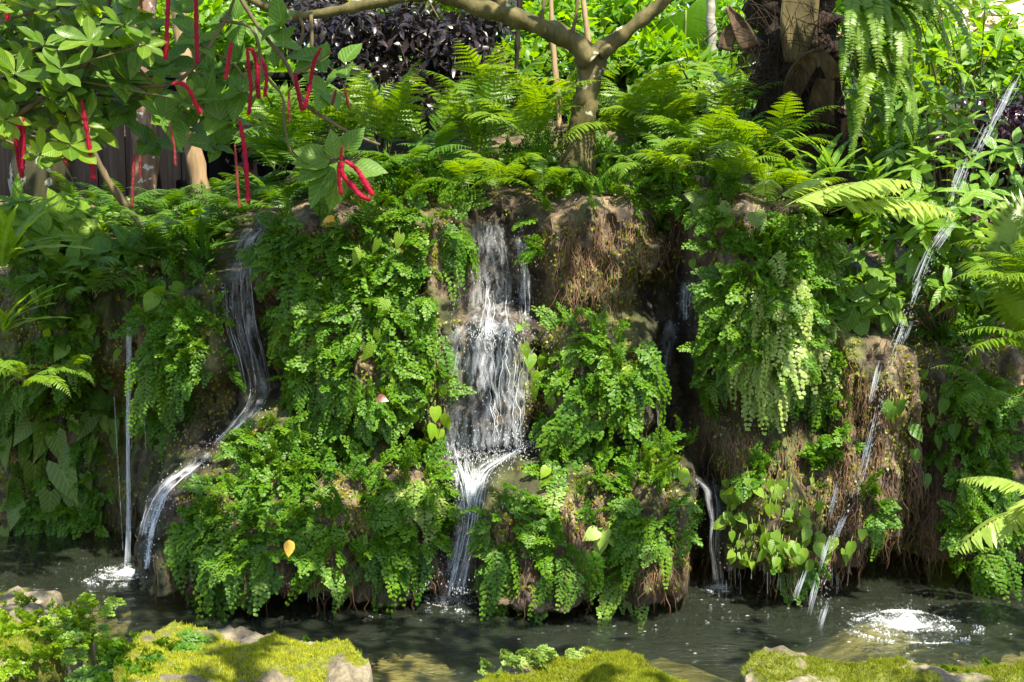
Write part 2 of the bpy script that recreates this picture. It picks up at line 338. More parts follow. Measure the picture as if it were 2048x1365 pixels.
def cliffY(x, z, fine=True):
    u, v = uvref(x, z)
    wu = u + 26 * fbm(st3(u / 120, v / 120), 2, 11); wv = v + 20 * fbm(st3(u / 110 + 9, v / 110), 2, 23)
    base = 5.62 - .0 * u + .28 * (1 - sst(60, 460, u)) + .0 * v
    acc = np.zeros_like(u)
    for (u0, u1, vt, vb, am, ts, bs, ss) in LOBES:
        a = sst(u0 - ss, u0 + ss, wu) * (1 - sst(u1 - ss, u1 + ss, wu)); b = sst(vt - ts, vt + ts, wv) * (1 - sst(vb - bs, vb + bs, wv))
        pv = np.clip((wv - vt) / (vb - vt), 0, 1)
        l = am * a * b * (.82 + .18 * pv)
        acc = acc + l ** 5
    Y = base - acc ** .2
    Y = Y - .045 * fbm(st3(x * 7, z * 3), 3, 31)
    # hanging, root-like drapery: finer across than down
    Y = Y - .030 * fbm(st3(x * 24, z * 6), 3, 41)
    if fine: Y = Y - .022 * fbm(st3(x * 52, z * 34), 3, 51)
    vt = np.interp(u, TOPL[:, 0], TOPL[:, 1]); zt = P(u, vt, np.full_like(u, 5.12))[..., 2]
    up = np.clip(z - zt, 0, None)
    Y = Y + up * 4.4 * sst(0, .05, up) + up * .4
    return Y
DX = .008
gx = np.arange(-2.95, 2.95, DX); gz = np.arange(-.36, 2.06, DX)
XX, ZZ = np.meshgrid(gx, gz); YY = cliffY(XX, ZZ)
def interpY(x, z):
    i = np.clip((x - gx[0]) / DX, 0, len(gx) - 1.001); j = np.clip((z - gz[0]) / DX, 0, len(gz) - 1.001)
    i0 = i.astype(int); j0 = j.astype(int); fi = i - i0; fj = j - j0
    return (YY[j0, i0] * (1 - fi) + YY[j0, i0 + 1] * fi) * (1 - fj) + (YY[j0 + 1, i0] * (1 - fi) + YY[j0 + 1, i0 + 1] * fi) * fj
SU = np.arange(-320, 2380, 6.0); SV = np.arange(120, 1300, 6.0)
_u, _v = np.meshgrid(SU, SV); D = raydir(_u, _v); DEP = np.full(_u.shape, np.nan); prevg = None
for Yk in np.arange(4.2, 9.8, .04):
    t = Yk / D[..., 1]; g = Yk - interpY(D[..., 0] * t, CAMZ + D[..., 2] * t)
    if prevg is not None:
        hit = (g >= 0) & np.isnan(DEP); DEP[hit] = (Yk - .04 * g / np.maximum(g - prevg, 1e-6))[hit]
    prevg = g
DEP[np.isnan(DEP)] = 9.0
def Sdep(u, v):
    i = np.clip((np.asarray(u, float) - SU[0]) / 6, 0, len(SU) - 1.001); j = np.clip((np.asarray(v, float) - SV[0]) / 6, 0, len(SV) - 1.001)
    i0 = i.astype(int); j0 = j.astype(int); fi = i - i0; fj = j - j0
    return (DEP[j0, i0] * (1 - fi) + DEP[j0, i0 + 1] * fi) * (1 - fj) + (DEP[j0 + 1, i0] * (1 - fi) + DEP[j0 + 1, i0 + 1] * fi) * fj
def S(u, v): return P(u, v, Sdep(u, v))
def Snorm(u, v, h=14):
    u = np.asarray(u, float); v = np.asarray(v, float)
    n = np.cross(S(u + h, v) - S(u - h, v), S(u, v - h) - S(u, v + h))
    n = norm(n); return np.where(n[..., 1:2] > 0, -n, n)

# ---- falls (paths in the picture, width) used for wetness and for the water itself
FALLS = {
 'left': [[(520, 452, 36), (496, 476, 48), (476, 540, 46), (480, 640, 54), (500, 720, 50), (510, 790, 44), (478, 842, 30), (428, 892, 18)]],
 'slope': [[(415, 905, 20), (380, 935, 30), (335, 970, 36), (305, 1010, 34), (285, 1075, 24)], [(330, 985, 16), (305, 1050, 14), (292, 1140, 10)]],
 'upper': [[(978, 445, 60), (982, 520, 76), (986, 600, 84), (980, 680, 92)], [(1040, 470, 20), (1048, 560, 24), (1050, 650, 20)]],
 'lower': [[(990, 648, 120), (978, 675, 140), (975, 700, 146), (975, 780, 150), (978, 905, 140)]],
 'chute': [[(1078, 876, 34), (1020, 905, 34), (965, 940, 34), (940, 990, 48), (932, 1060, 42), (918, 1120, 44), (900, 1192, 54)], [(905, 860, 30), (915, 910, 46), (930, 970, 50), (936, 1030, 40)]],
 'trickle': [[(1372, 560, 20), (1370, 640, 24)], [(1345, 640, 24), (1328, 740, 22), (1322, 860, 14)]],
 'smallfall': [[(1395, 955, 30), (1425, 985, 36), (1432, 1040, 22), (1430, 1100, 18), (1440, 1172, 20)]],
}
def wetmap(u, v):
    w = np.zeros_like(u)
    for name, paths in FALLS.items():
        for p in paths:
            p = np.array(p, float); q = smooth_path(p, 14)
            for a in q:
                d2 = ((u - a[0]) / (a[2] * .5 + 26)) ** 2 + ((v - a[1]) / 46) ** 2
                w = np.maximum(w, np.exp(-d2 * 1.1))
    w = np.maximum(w, np.exp(-(((u - 1330) / 62) ** 4 + ((v - 740) / 200) ** 4)))
    w = np.maximum(w, np.exp(-(((u - 600) / 50) ** 4 + ((v - 560) / 90) ** 4)) * .8)
    return w
# ---- materials of the setting
def cliff_material():
    m, nt, out, N, L = newmat('tufa_rock')
    tc = N("TexCoord"); wet = N("Attribute", attribute_name='wet')
    n1 = N("TexNoise"); n1.inputs["Scale"].default_value = 9; n1.inputs["Detail"].default_value = 10; n1.inputs["Roughness"].default_value = .72; L(tc.outputs["Object"], n1.inputs["Vector"])
    n2 = N("TexNoise"); n2.inputs["Scale"].default_value = 70; n2.inputs["Detail"].default_value = 6; n2.inputs["Roughness"].default_value = .75; L(tc.outputs["Object"], n2.inputs["Vector"])
    n3 = N("TexNoise"); n3.inputs["Scale"].default_value = 4.5; n3.inputs["Detail"].default_value = 6; L(tc.outputs["Object"], n3.inputs["Vector"])
    r1 = ramp(N, [(.3, (.03, .022, .012)), (.45, (.12, .083, .045)), (.57, (.27, .20, .12)), (.70, (.46, .38, .26))]); L(n1.outputs[0], r1.inputs[0])
    r2 = ramp(N, [(.35, (.25, .25, .25)), (.65, (1.25, 1.2, 1.15))]); L(n2.outputs[0], r2.inputs[0])
    mu = N("MixRGB", blend_type='MULTIPLY'); mu.inputs[0].default_value = .8; L(r1.outputs[0], mu.inputs[1]); L(r2.outputs[0], mu.inputs[2])
    ms = ramp(N, [(.50, (0, 0, 0)), (.60, (1, 1, 1))]); ma = N('Attribute', attribute_name='mossy'); ml_ = N('Math', operation='MULTIPLY_ADD'); ml_.inputs[1].default_value = .22; L(ma.outputs['Fac'], ml_.inputs[0]); L(n3.outputs[0], ml_.inputs[2]); L(ml_.outputs[0], ms.inputs[0])
    mk = N("MixRGB", blend_type='MULTIPLY'); mk.inputs[0].default_value = 1; L(ms.outputs[0], mk.inputs[1]); L(r2.outputs[0], mk.inputs[2])
    mm = N("MixRGB"); mm.inputs[2].default_value = (.075, .105, .010, 1); L(mk.outputs[0], mm.inputs[0]); L(mu.outputs[0], mm.inputs[1])
    sm = N('Mapping'); sm.inputs['Scale'].default_value = (16, 6, 1.8); L(tc.outputs['Object'], sm.inputs[0]); n4 = N('TexNoise'); n4.inputs['Scale'].default_value = 1; n4.inputs['Detail'].default_value = 5; L(sm.outputs[0], n4.inputs['Vector']); r4 = ramp(N, [(.38, (.22, .2, .17)), (.56, (1, 1, 1)), (.72, (1.5, 1.45, 1.3))]); L(n4.outputs[0], r4.inputs[0])
    mq = N('MixRGB', blend_type='MULTIPLY'); mq.inputs[0].default_value = .85; L(mm.outputs[0], mq.inputs[1]); L(r4.outputs[0], mq.inputs[2]); mm = mq
    dk = N("MixRGB", blend_type='MULTIPLY'); dk.inputs[2].default_value = (.27, .26, .24, 1); L(wet.outputs["Fac"], dk.inputs[0]); L(mm.outputs[0], dk.inputs[1])
    rg = N("MapRange"); rg.inputs[3].default_value = .62; rg.inputs[4].default_value = .3; L(wet.outputs["Fac"], rg.inputs[0])
    pb = N("BsdfPrincipled"); L(dk.outputs[0], pb.inputs["Base Color"]); L(rg.outputs[0], pb.inputs["Roughness"])
    ad = N("Math", operation='ADD'); L(n1.outputs[0], ad.inputs[0]); L(n2.outputs[0], ad.inputs[1])
    bp = N("Bump"); bp.inputs["Strength"].default_value = .9; bp.inputs["Distance"].default_value = .016; L(ad.outputs[0], bp.inputs["Height"]); L(bp.outputs[0], pb.inputs["Normal"])
    L(pb.outputs[0], out.inputs[0]); return m
def water_material():
    m, nt, out, N, L = newmat('pond_water')
    tc = N("TexCoord"); n1 = N("TexNoise"); n1.inputs["Scale"].default_value = 26; n1.inputs["Detail"].default_value = 5; n1.inputs["Distortion"].default_value = .8
    mp = N("Mapping"); mp.inputs["Scale"].default_value = (.7, 1.5, 1); L(tc.outputs["Object"], mp.inputs[0]); L(mp.outputs[0], n1.inputs["Vector"])
    bp = N("Bump"); bp.inputs["Strength"].default_value = .8; bp.inputs["Distance"].default_value = .03; L(n1.outputs[0], bp.inputs["Height"])
    tr = N("BsdfTransparent"); tr.inputs[0].default_value = (.78, .84, .70, 1)
    gl = N("BsdfGlossy"); gl.inputs["Roughness"].default_value = .06; L(bp.outputs[0], gl.inputs["Normal"]); gl.inputs[0].default_value = (.9, .95, 1, 1)
    fr = N("Fresnel"); fr.inputs[0].default_value = 1.33; L(bp.outputs[0], fr.inputs["Normal"])
    ms = N("MixShader"); L(fr.outputs[0], ms.inputs[0]); df = N('BsdfDiffuse'); df.inputs[0].default_value = (.11, .135, .085, 1); mk = N('MixShader'); mk.inputs[0].default_value = .10; L(tr.outputs[0], mk.inputs[1]); L(df.outputs[0], mk.inputs[2])
    L(mk.outputs[0], ms.inputs[1]); L(gl.outputs[0], ms.inputs[2]); L(ms.outputs[0], out.inputs[0]); return m
def white_water(name, alpha, col=(.80, .83, .86), rough=.2):
    m, nt, out, N, L = newmat(name)
    tr = N("BsdfTransparent"); pb = N("BsdfPrincipled"); pb.inputs["Base Color"].default_value = (*col, 1); pb.inputs["Roughness"].default_value = rough
    pb.inputs["Specular IOR Level"].default_value = .8
    tl = N("BsdfTranslucent"); tl.inputs[0].default_value = (*col, 1)
    mt = N("MixShader"); mt.inputs[0].default_value = .35; L(pb.outputs[0], mt.inputs[1]); L(tl.outputs[0], mt.inputs[2])
    geo = N("NewGeometry"); mr = N("MapRange"); mr.inputs[3].default_value = alpha * .55; mr.inputs[4].default_value = min(1, alpha * 1.4); L(geo.outputs["Random Per Island"], mr.inputs[0])
    ms = N("MixShader"); L(mr.outputs[0], ms.inputs[0]); L(tr.outputs[0], ms.inputs[1]); L(mt.outputs[0], ms.inputs[2]); L(ms.outputs[0], out.inputs[0]); return m
M['cliff'] = cliff_material(); M['water'] = water_material()
M['fall'] = white_water('falling_water', .42); M['jet'] = white_water('jet_water', .17); M['foam'] = white_water('foam', .42, (.85, .87, .88), .3); M['clear'] = white_water('clear_stream', .22, (.7, .75, .78), .08)
M['bed'] = barkmat('pond_bed', [(.06, .055, .022), (.16, .125, .05), (.30, .22, .10)], scale=2.6, stretch=(1, 1, 1), bump=.5)

# ------------------------------------------------------------------ setting meshes
ny, nx = XX.shape
mb = MB(); idx = np.arange(ny * nx).reshape(ny, nx)
mb.add(np.stack([XX, YY, ZZ], -1), [np.stack([idx[:-1, :-1], idx[:-1, 1:], idx[1:, 1:], idx[1:, :-1]], -1).reshape(-1, 4)])
cliff = tag(mb.build('cliff', M['cliff']), 'brown tufa rock face that the small waterfalls run down', 'rock face', kind='structure')
uu, vv = proj(np.stack([XX, YY, ZZ], -1)); w = wetmap(uu.ravel(), vv.ravel())
w = np.maximum(w, np.exp(-np.clip(ZZ.ravel(), 0, None) / .06) * .9)
mo_ = np.zeros(uu.size); U_, V_ = uu.ravel(), vv.ravel()
for (a_, b_, ra, rb, k_) in ((505, 855, 100, 60, 1), (230, 1020, 80, 110, 1), (1110, 945, 160, 50, 1), (440, 620, 40, 70, .7), (880, 720, 30, 120, .8), (300, 920, 70, 60, .9), (1480, 960, 120, 120, .6), (1560, 1080, 160, 80, .6), (1340, 840, 60, 80, .5), (90, 640, 160, 80, .7), (1200, 640, 90, 40, .6), (600, 900, 300, 40, .8), (1150, 1120, 200, 60, .5)): mo_ = np.maximum(mo_, k_ * np.exp(-(((U_ - a_) / ra) ** 2 + ((V_ - b_) / rb) ** 2)))
am = cliff.data.attributes.new('mossy', 'FLOAT', 'POINT'); am.data.foreach_set('value', mo_.astype(np.float32))
at = cliff.data.attributes.new('wet', 'FLOAT', 'POINT'); at.data.foreach_set('value', w.astype(np.float32))
# ground: one sheet to the horizon (bed level in front, garden level behind the cliff)
def gridmesh(name, x0, x1, y0, y1, nx, ny, zf, mat):
    X, Y = np.meshgrid(np.linspace(x0, x1, nx), np.linspace(y0, y1, ny)); Z = zf(X, Y); mb = MB(); I = np.arange(nx * ny).reshape(ny, nx)
    mb.add(np.stack([X, Y, Z], -1), [np.stack([I[:-1, :-1], I[:-1, 1:], I[1:, 1:], I[1:, :-1]], -1).reshape(-1, 4)])
    return mb.build(name, mat)
tag(gridmesh('ground', -200, 200, 7.6, 300, 60, 60, lambda X, Y: 1.72 + 0 * X, M['soil']), 'garden soil behind the rock face', 'ground', kind='structure')
def bedz(X, Y): return -.30 + .10 * fbm(np.stack([X * 2.2, Y * 2.2, X * 0], -1), 3, 3) + .13 * np.exp(-((X - .55) ** 2 / .10 + (Y - 4.85) ** 2 / .05)) + .10 * np.exp(-((X - 1.3) ** 2 / .10 + (Y - 5.0) ** 2 / .04)) + .15 * np.exp(-((X + 1.55) ** 2 / .25 + (Y - 4.15) ** 2 / .2))
tag(gridmesh('pond_bed', -6, 6, -4, 6.4, 200, 180, bedz, M['bed']), 'sandy brown bed under the pond water', 'pond bed', kind='structure')
SPL = [G(250, 1148)[:2], G(900, 1200)[:2], G(1815, 1248)[:2], G(1440, 1178)[:2], G(1290, 1195)[:2]]
AMP = [.010, .014, .016, .006, .004]
def waterz(X, Y):
    Z = .004 * fbm(np.stack([X * 9, Y * 14, X * 0], -1), 3, 71)
    for (cx, cyy), a in zip(SPL, AMP):
        r = np.hypot(X - cx, Y - cyy); Z = Z + a * np.cos(r * 55) * np.exp(-r * 5.5)
    return Z
tag(gridmesh('water', -3.4, 3.4, 2.4, 6.3, 560, 330, waterz, M['water']), 'dark rippling pond water below the falls', 'water', kind='structure')

# ------------------------------------------------------------------ labels that say where a plant is
LM = [((985, 540), 'the upper central waterfall'), ((980, 770), 'the lower central waterfall'), ((930, 1040), 'the narrow white chute'), ((505, 640), 'the dark left waterfall'),
      ((345, 970), 'the sloping left cascade'), ((255, 880), 'the smooth water spout'), ((655, 450), 'the yellow dead leaf'), ((765, 800), 'the red dead leaf'), ((1085, 750), 'the broad yellow leaves'),
      ((1330, 770), 'the dark wet channel'), ((1370, 600), 'the thin right trickle'), ((1430, 1060), 'the small waterfall'), ((1740, 780), 'the bare brown rock finger'),
      ((1880, 1160), 'the glossy heart leaf'), ((1200, 1090), 'the pale leaf'), ((1170, 220), 'the forked tree trunk'), ((1720, 400), 'the pale arching fern'),
      ((1550, 1040), 'the heart leaved creeper'), ((1600, 120), 'the palm trunk'), ((710, 360), 'the lowest red catkins'), ((100, 930), 'the drooping arrow leaves'), ((620, 1180), 'the dark overhang'),
      ((1600, 640), 'the pale fern bank'), ((120, 1210), 'the far left rock'), ((480, 1290), 'the tan mossy rock'), ((1150, 1330), 'the round mossy rock'), ((1800, 1330), 'the long mossy rock'),
      ((290, 300), 'the flaky pale trunk'), ((90, 320), 'the lichen spotted trunk'), ((800, 100), 'the purple black shrub'), ((1990, 480), 'the fan palm leaf'), ((1960, 260), 'the maroon hedge')]
REG = []
def place_label(o, what, u, v, size=0): REG.append((o, what, float(u), float(v)))
ORD = ['', 'second ', 'third ', 'fourth ', 'fifth ', 'sixth ', 'seventh ', 'eighth ', 'ninth ', 'tenth ', 'eleventh ', 'twelfth ']
def finish_labels():
    bins = {}
    for o, what, u, v in REG:
        d = [((u - a) ** 2 + (v - b) ** 2, k) for k, ((a, b), _) in enumerate(LM)]; dist, k = min(d); (a, b), nm = LM[k]
        du, dv = u - a, v - b
        ang = math.degrees(math.atan2(-dv, du)) % 360
        rel = ['right of', 'above and right of', 'above', 'above and left of', 'left of', 'below and left of', 'below', 'below and right of'][int(((ang + 22.5) % 360) // 45)]
        bins.setdefault((what, rel, nm), []).append((dist, o))
    for (what, rel, nm), l in bins.items():
        l.sort(key=lambda t: t[0])
        for i, (d, o) in enumerate(l):
            o["label"] = f"{what} {rel} {nm}" + ("" if len(l) == 1 else f", {ORD[min(i, 11)]}nearest")

# ------------------------------------------------------------------ ferns
def maiden_frond(mb, r, base, d0, L, out, mleaf, mwire, lsize=.0165, bend=1.25):
    """one maidenhair frond: wiry stalk arching over and hanging, short side branches with fan leaflets"""
    n = 15; d = norm(np.array(d0, float)); pts = [np.array(base, float)]; st = L / n; pl_ = r.normal(0, .35, 3) * (1, .4, .6); fz = r.uniform()
    g = np.array([0, 0, -1.0])
    for i in range(n):
        d = norm(d + g * bend * st / .09 * .28 + r.normal(0, .05, 3)); pts.append(pts[-1] + d * st)
    pts = np.array(pts); tube(mb, pts, np.linspace(.0010, .0005, n + 1), 3, mwire, cap=False)
    T = norm(np.gradient(pts, axis=0)); pos, yd, zd, sc = [], [], [], []
    for i in range(4, n + 1):
        t = (i - 3) / (n - 3); tg = T[i]; nrm = out - tg * np.dot(out, tg); nrm = norm(nrm + pl_); nrm = norm(nrm - tg * np.dot(nrm, tg)); side = np.cross(tg, nrm)
        for s in (-1, 1):
            bl = min(L, .17) * .34 * (1 - t) ** .8 * r.uniform(.75, 1.15) * (.5 + .5 * min(1, t * 4)); k = max(1, int(bl / (lsize * .72)) + 1)
            bd = norm(side * s * .85 + tg * .55 + nrm * r.normal(.05, .15))
            for q in range(k):
                c = pts[i] + bd * (bl * (q + .6) / k) + g * (.25 * (bl * q / k) ** 2 / .05)
                for w in ((-1, 1) if k > 1 and q < k - 1 else (0,)):
                    pd = norm(bd * .7 + tg * (.55 * w if w else .3) + g * .35 + r.normal(0, .14, 3))
                    pos.append(c + nrm * r.normal(0, .003)); yd.append(pd); zd.append(norm(nrm + np.array([0, -.1, .28]) + r.normal(0, .15, 3))); sc.append(lsize * r.uniform(.75, 1.2))
    stamp(mb, T_FAN, np.array(pos), np.array(yd), np.array(zd), np.array(sc), mleaf, None, fz)
def maiden_clump(seed, nf=8, L=(.12, .21), lsize=.0128, up=.35, spread=75, bend=1.2):
    r = np.random.default_rng(seed); mb = MB()
    for k in range(nf):
        az = radians(r.uniform(-spread, spread)); el = r.normal(up, .3)
        d = np.array([sin(az) * cos(el), -cos(az) * cos(el), sin(el)]); out = norm(np.array([sin(az) * .5, -1, .45]))
        maiden_frond(mb, r, r.normal(0, .018, 3) * (1.6, .3, 1), d, r.uniform(*L), out, 0, 1, lsize * r.uniform(.8, 1.15), bend * r.uniform(.7, 1.3))
    return mb
CL = [maiden_clump(100 + i, nf=7 + i % 3, L=(.11, .19), up=.05, spread=65, bend=1.5) for i in range(9)]
CLUMP = {k: [c.mesh('maidenhair_fern', [M[k], M['wire']]) for c in CL] for k in ('maiden', 'maiden_yel', 'maiden_pale')}
SMALL = [maiden_clump(150 + i, nf=6, L=(.06, .11), lsize=.011, up=.55, bend=1.0) for i in range(4)]
CLUMPS = {k: [c.mesh('maidenhair_fern', [M[k], M['wire']]) for c in SMALL] for k in ('maiden', 'maiden_yel', 'maiden_pale')}
HANG = [maiden_clump(170 + i, nf=6, L=(.17, .29), lsize=.0126, up=-.5, spread=50, bend=3.0) for i in range(5)]
HANGS = {k: [c.mesh('maidenhair_fern', [M[k], M['wire']]) for c in HANG] for k in ('maiden', 'maiden_yel', 'maiden_pale')}
PATCH = [
 (340, 850, 50, 50, 6, 'maiden', .9, 'h'), (290, 800, 30, 30, 3, 'maiden', .8, 'h'), (465, 770, 12, 60, 3, 'maiden', .7, 'h'), (420, 840, 40, 30, 4, 'maiden', .8, 'c'), (205, 980, 30, 60, 4, 'maiden', .8, 'h'), (40, 820, 60, 60, 5, 'maiden', .9, 'h'), (150, 1020, 60, 30, 4, 'maiden', .75, 'c'), (590, 560, 20, 60, 2, 'maiden', .7, 'h'), (560, 870, 50, 20, 3, 'maiden', .8, 'c'),
 (1050, 385, 50, 10, 3, 'maiden', .7, 'c'), (900, 385, 60, 12, 3, 'maiden', .7, 'c'), (1150, 385, 60, 14, 4, 'maiden', .8, 'c'), (1300, 390, 60, 14, 4, 'maiden_pale', .8, 'c'), (1420, 370, 60, 14, 4, 'maiden', .8, 'c'), (1600, 415, 40, 14, 3, 'maiden', .8, 'c'), (1040, 315, 60, 20, 3, 'maiden', .9, 'c'), (1290, 330, 60, 20, 3, 'maiden_yel', .9, 'c'), (1740, 640, 60, 14, 3, 'maiden', .7, 'c'),
 (160, 820, 120, 60, 7, 'maiden', .8, 'h'), (60, 1000, 70, 60, 3, 'maiden', .8, 'h'), (300, 960, 20, 40, 2, 'maiden', .8, 'h'), (150, 560, 140, 20, 6, 'maiden', .8, 'c'), (430, 620, 14, 60, 1, 'maiden', .6, 'c'),
 (760, 1100, 120, 25, 5, 'maiden', 1.0, 'h'), (480, 1110, 120, 25, 5, 'maiden', 1.0, 'h'), (1650, 700, 30, 40, 2, 'maiden_pale', .9, 'h'), (1430, 700, 20, 60, 2, 'maiden', .8, 'h'),
  # cx, cy, rx, ry, count, kind, size, style
 (345, 660, 90, 60, 12, 'maiden', 1.0, 'c'), (350, 740, 80, 50, 8, 'maiden', 1.0, 'h'), (150, 640, 120, 60, 10, 'maiden', .75, 'c'), (120, 740, 100, 60, 6, 'maiden', .7, 'c'), (350, 870, 50, 50, 4, 'maiden', .9, 'c'), (170, 930, 30, 30, 1, 'maiden', .8, 'h'), (310, 905, 30, 30, 2, 'maiden', .9, 'h'),
 (540, 500, 45, 45, 4, 'maiden', 1.0, 'c'), (580, 470, 40, 30, 3, 'maiden', .9, 'c'), (415, 510, 35, 35, 3, 'maiden', .8, 'c'), (370, 560, 80, 20, 3, 'maiden', .8, 'c'),
 (740, 460, 130, 50, 12, 'maiden', 1.05, 'c'), (860, 450, 60, 50, 5, 'maiden', 1.0, 'h'), (720, 560, 150, 50, 13, 'maiden', 1.1, 'c'), (770, 640, 120, 50, 10, 'maiden', 1.1, 'h'), (620, 640, 40, 30, 3, 'maiden_yel', .9, 'c'), (640, 730, 80, 50, 7, 'maiden', 1.1, 'h'), (790, 740, 80, 60, 8, 'maiden', 1.1, 'c'), (720, 830, 80, 40, 5, 'maiden', 1, 'h'), (880, 800, 20, 60, 3, 'maiden_yel', .8, 'c'),
 (600, 910, 230, 30, 13, 'maiden', 1.1, 'c'), (600, 970, 230, 40, 16, 'maiden', 1.15, 'h'), (620, 1050, 240, 40, 15, 'maiden', 1.15, 'h'), (400, 1040, 70, 50, 6, 'maiden', 1.0, 'h'), (840, 950, 50, 60, 6, 'maiden_pale', 1.0, 'h'), (850, 1050, 40, 40, 3, 'maiden', 1.0, 'h'), (320, 1075, 15, 20, 1, 'maiden_yel', .9, 'h'),
 (830, 400, 140, 18, 8, 'maiden', .95, 'c'), (1190, 320, 100, 35, 9, 'maiden', 1.1, 'c'), (1230, 380, 90, 25, 6, 'maiden_pale', 1.0, 'c'), (1080, 330, 50, 30, 3, 'maiden_yel', 1.0, 'c'), (1370, 400, 60, 30, 4, 'maiden', .9, 'c'),
 (1095, 490, 14, 60, 2, 'maiden', .7, 'h'), (1190, 450, 20, 30, 2, 'maiden', .8, 'h'), (1210, 580, 15, 20, 1, 'maiden', .6, 'h'), (1210, 690, 80, 35, 7, 'maiden_yel', 1.0, 'c'), (1220, 760, 90, 50, 10, 'maiden', 1.1, 'h'), (1285, 780, 30, 70, 6, 'maiden_pale', 1.0, 'h'), (1150, 850, 60, 30, 3, 'maiden', 1.0, 'c'),
 (990, 1030, 40, 70, 5, 'maiden', 1.05, 'h'), (1000, 1120, 50, 30, 3, 'maiden', 1.0, 'h'), (1110, 930, 110, 25, 6, 'maiden', .8, 'c'), (1110, 1030, 60, 50, 4, 'maiden_pale', 1.0, 'h'), (1130, 1110, 60, 30, 2, 'maiden', .9, 'h'), (1270, 950, 80, 40, 7, 'maiden_yel', 1.0, 'c'), (1290, 1050, 70, 50, 6, 'maiden', 1.1, 'h'), (1245, 1130, 20, 20, 2, 'maiden_yel', 1.0, 'h'), (1370, 910, 30, 15, 2, 'maiden_yel', .8, 'c'),
 (1530, 500, 90, 45, 9, 'maiden', 1.05, 'c'), (1570, 580, 110, 60, 22, 'maiden_pale', 1.1, 'h'), (1520, 680, 70, 50, 14, 'maiden_pale', 1.1, 'h'), (1630, 640, 40, 50, 8, 'maiden_pale', 1.0, 'h'), (1440, 440, 50, 40, 4, 'maiden', .9, 'c'), (1630, 480, 40, 25, 3, 'maiden_pale', .9, 'c'), (1470, 610, 25, 50, 3, 'maiden', 1.0, 'h'), (1560, 750, 40, 20, 2, 'maiden', .9, 'h'), (1640, 770, 20, 30, 2, 'maiden', .9, 'h'),
 (1850, 600, 70, 40, 7, 'maiden', 1.0, 'c'), (1900, 680, 90, 40, 6, 'maiden', .95, 'c'), (1960, 800, 60, 60, 6, 'maiden', 1.0, 'c'), (1930, 920, 60, 50, 5, 'maiden', 1.0, 'h'), (1960, 1050, 70, 60, 8, 'maiden', 1.05, 'h'), (1740, 1000, 15, 50, 2, 'maiden', .8, 'h'), (1690, 860, 14, 40, 2, 'maiden', .7, 'h'), (1500, 940, 40, 30, 3, 'maiden_yel', .6, 'c'), (1640, 930, 40, 40, 2, 'maiden', .6, 'c'), (1580, 1120, 40, 20, 2, 'maiden_yel', .7, 'h'), (2000, 960, 40, 40, 2, 'maiden', .9, 'c'),
]
STUFF_MB = MB(); rs = np.random.default_rng(55)
FPTS = np.vstack([smooth_path(np.array(p, float), 30) for ps in FALLS.values() for p in ps])
def in_fall(u, v, m=26):
    for dv in (0, 35, 75):
        if (((np.abs(FPTS[:, 0] - u) < FPTS[:, 2] * .5 + m - dv * .1) & (np.abs(FPTS[:, 1] - v - dv) < 16)).any()): return True
    for (a, b_, c, d_) in ((1268, 1388, 500, 880), (1100, 1245, 440, 600), (1262, 1400, 425, 520), (1690, 1850, 670, 900)):
        if a < u < b_ and c < v < d_: return True
    return abs(u - 256) < 42 and v > 570
for (cx, cyy, rx, ry, n, kind, size, style) in PATCH:
    big = n if n < 3 else int(round(n * .61))
    for k in range(big):
        a = rs.uniform(0, 2 * pi); q = rs.uniform(0, 1) ** .5; u = cx + rx * q * cos(a); v = cyy + ry * q * sin(a)
        if in_fall(u, v, 40): u += 60 * (1 if u > cx else -1)
        if in_fall(u, v, 36): continue
        p = S(u, v); nn = Snorm(u, v); style_ = style if rs.uniform() < .55 else 'h'; src = {'c': CLUMP, 'h': HANGS}[style_][kind] if size > .72 else CLUMPS[kind]
        if size <= .72: size_ = size * 1.5
        else: size_ = size
        o = link_mesh('maidenhair_fern', src[rs.integers(len(src))]); o.location = tuple(p + nn * .008)
        o.rotation_euler = (rs.normal(0, .15), rs.normal(0, .2), math.atan2(nn[0], -nn[1]) * .7 + rs.normal(0, .3)); s = size_ * rs.uniform(.78, 1.16); o.scale = (s, s * (.7 if style == 'c' else .55), s)
        tag(o, None, 'fern', 'maidenhair ferns on the rock face')
        nm = {'maiden': 'green maidenhair fern', 'maiden_yel': 'yellow green maidenhair fern', 'maiden_pale': 'pale shiny maidenhair fern'}[kind]
        place_label(o, nm + {'c': ' tuft', 'h': ' hanging'}[style], u, v)
    for k in range(int(n * 4.6)):   # the many small fronds between the clumps
        a = rs.uniform(0, 2 * pi); q = rs.uniform(0, 1.3); u = cx + rx * q * cos(a); v = cyy + ry * q * sin(a)
        if in_fall(u, v, 26): continue
        p = S(u, v); nn = Snorm(u, v); d = norm(nn + rs.normal(0, .5, 3) + (0, 0, .2))
        maiden_frond(STUFF_MB, rs, p, d, rs.uniform(.08, .17), norm(nn + np.array([0, -.3, .4])), 0, 1, rs.uniform(.0085, .0125), 1.8)
tag(STUFF_MB.build('fern_cover', [M['maiden'], M['wire']]), 'small maidenhair fronds filling the gaps all over the wet rock', 'fern cover', kind='stuff')

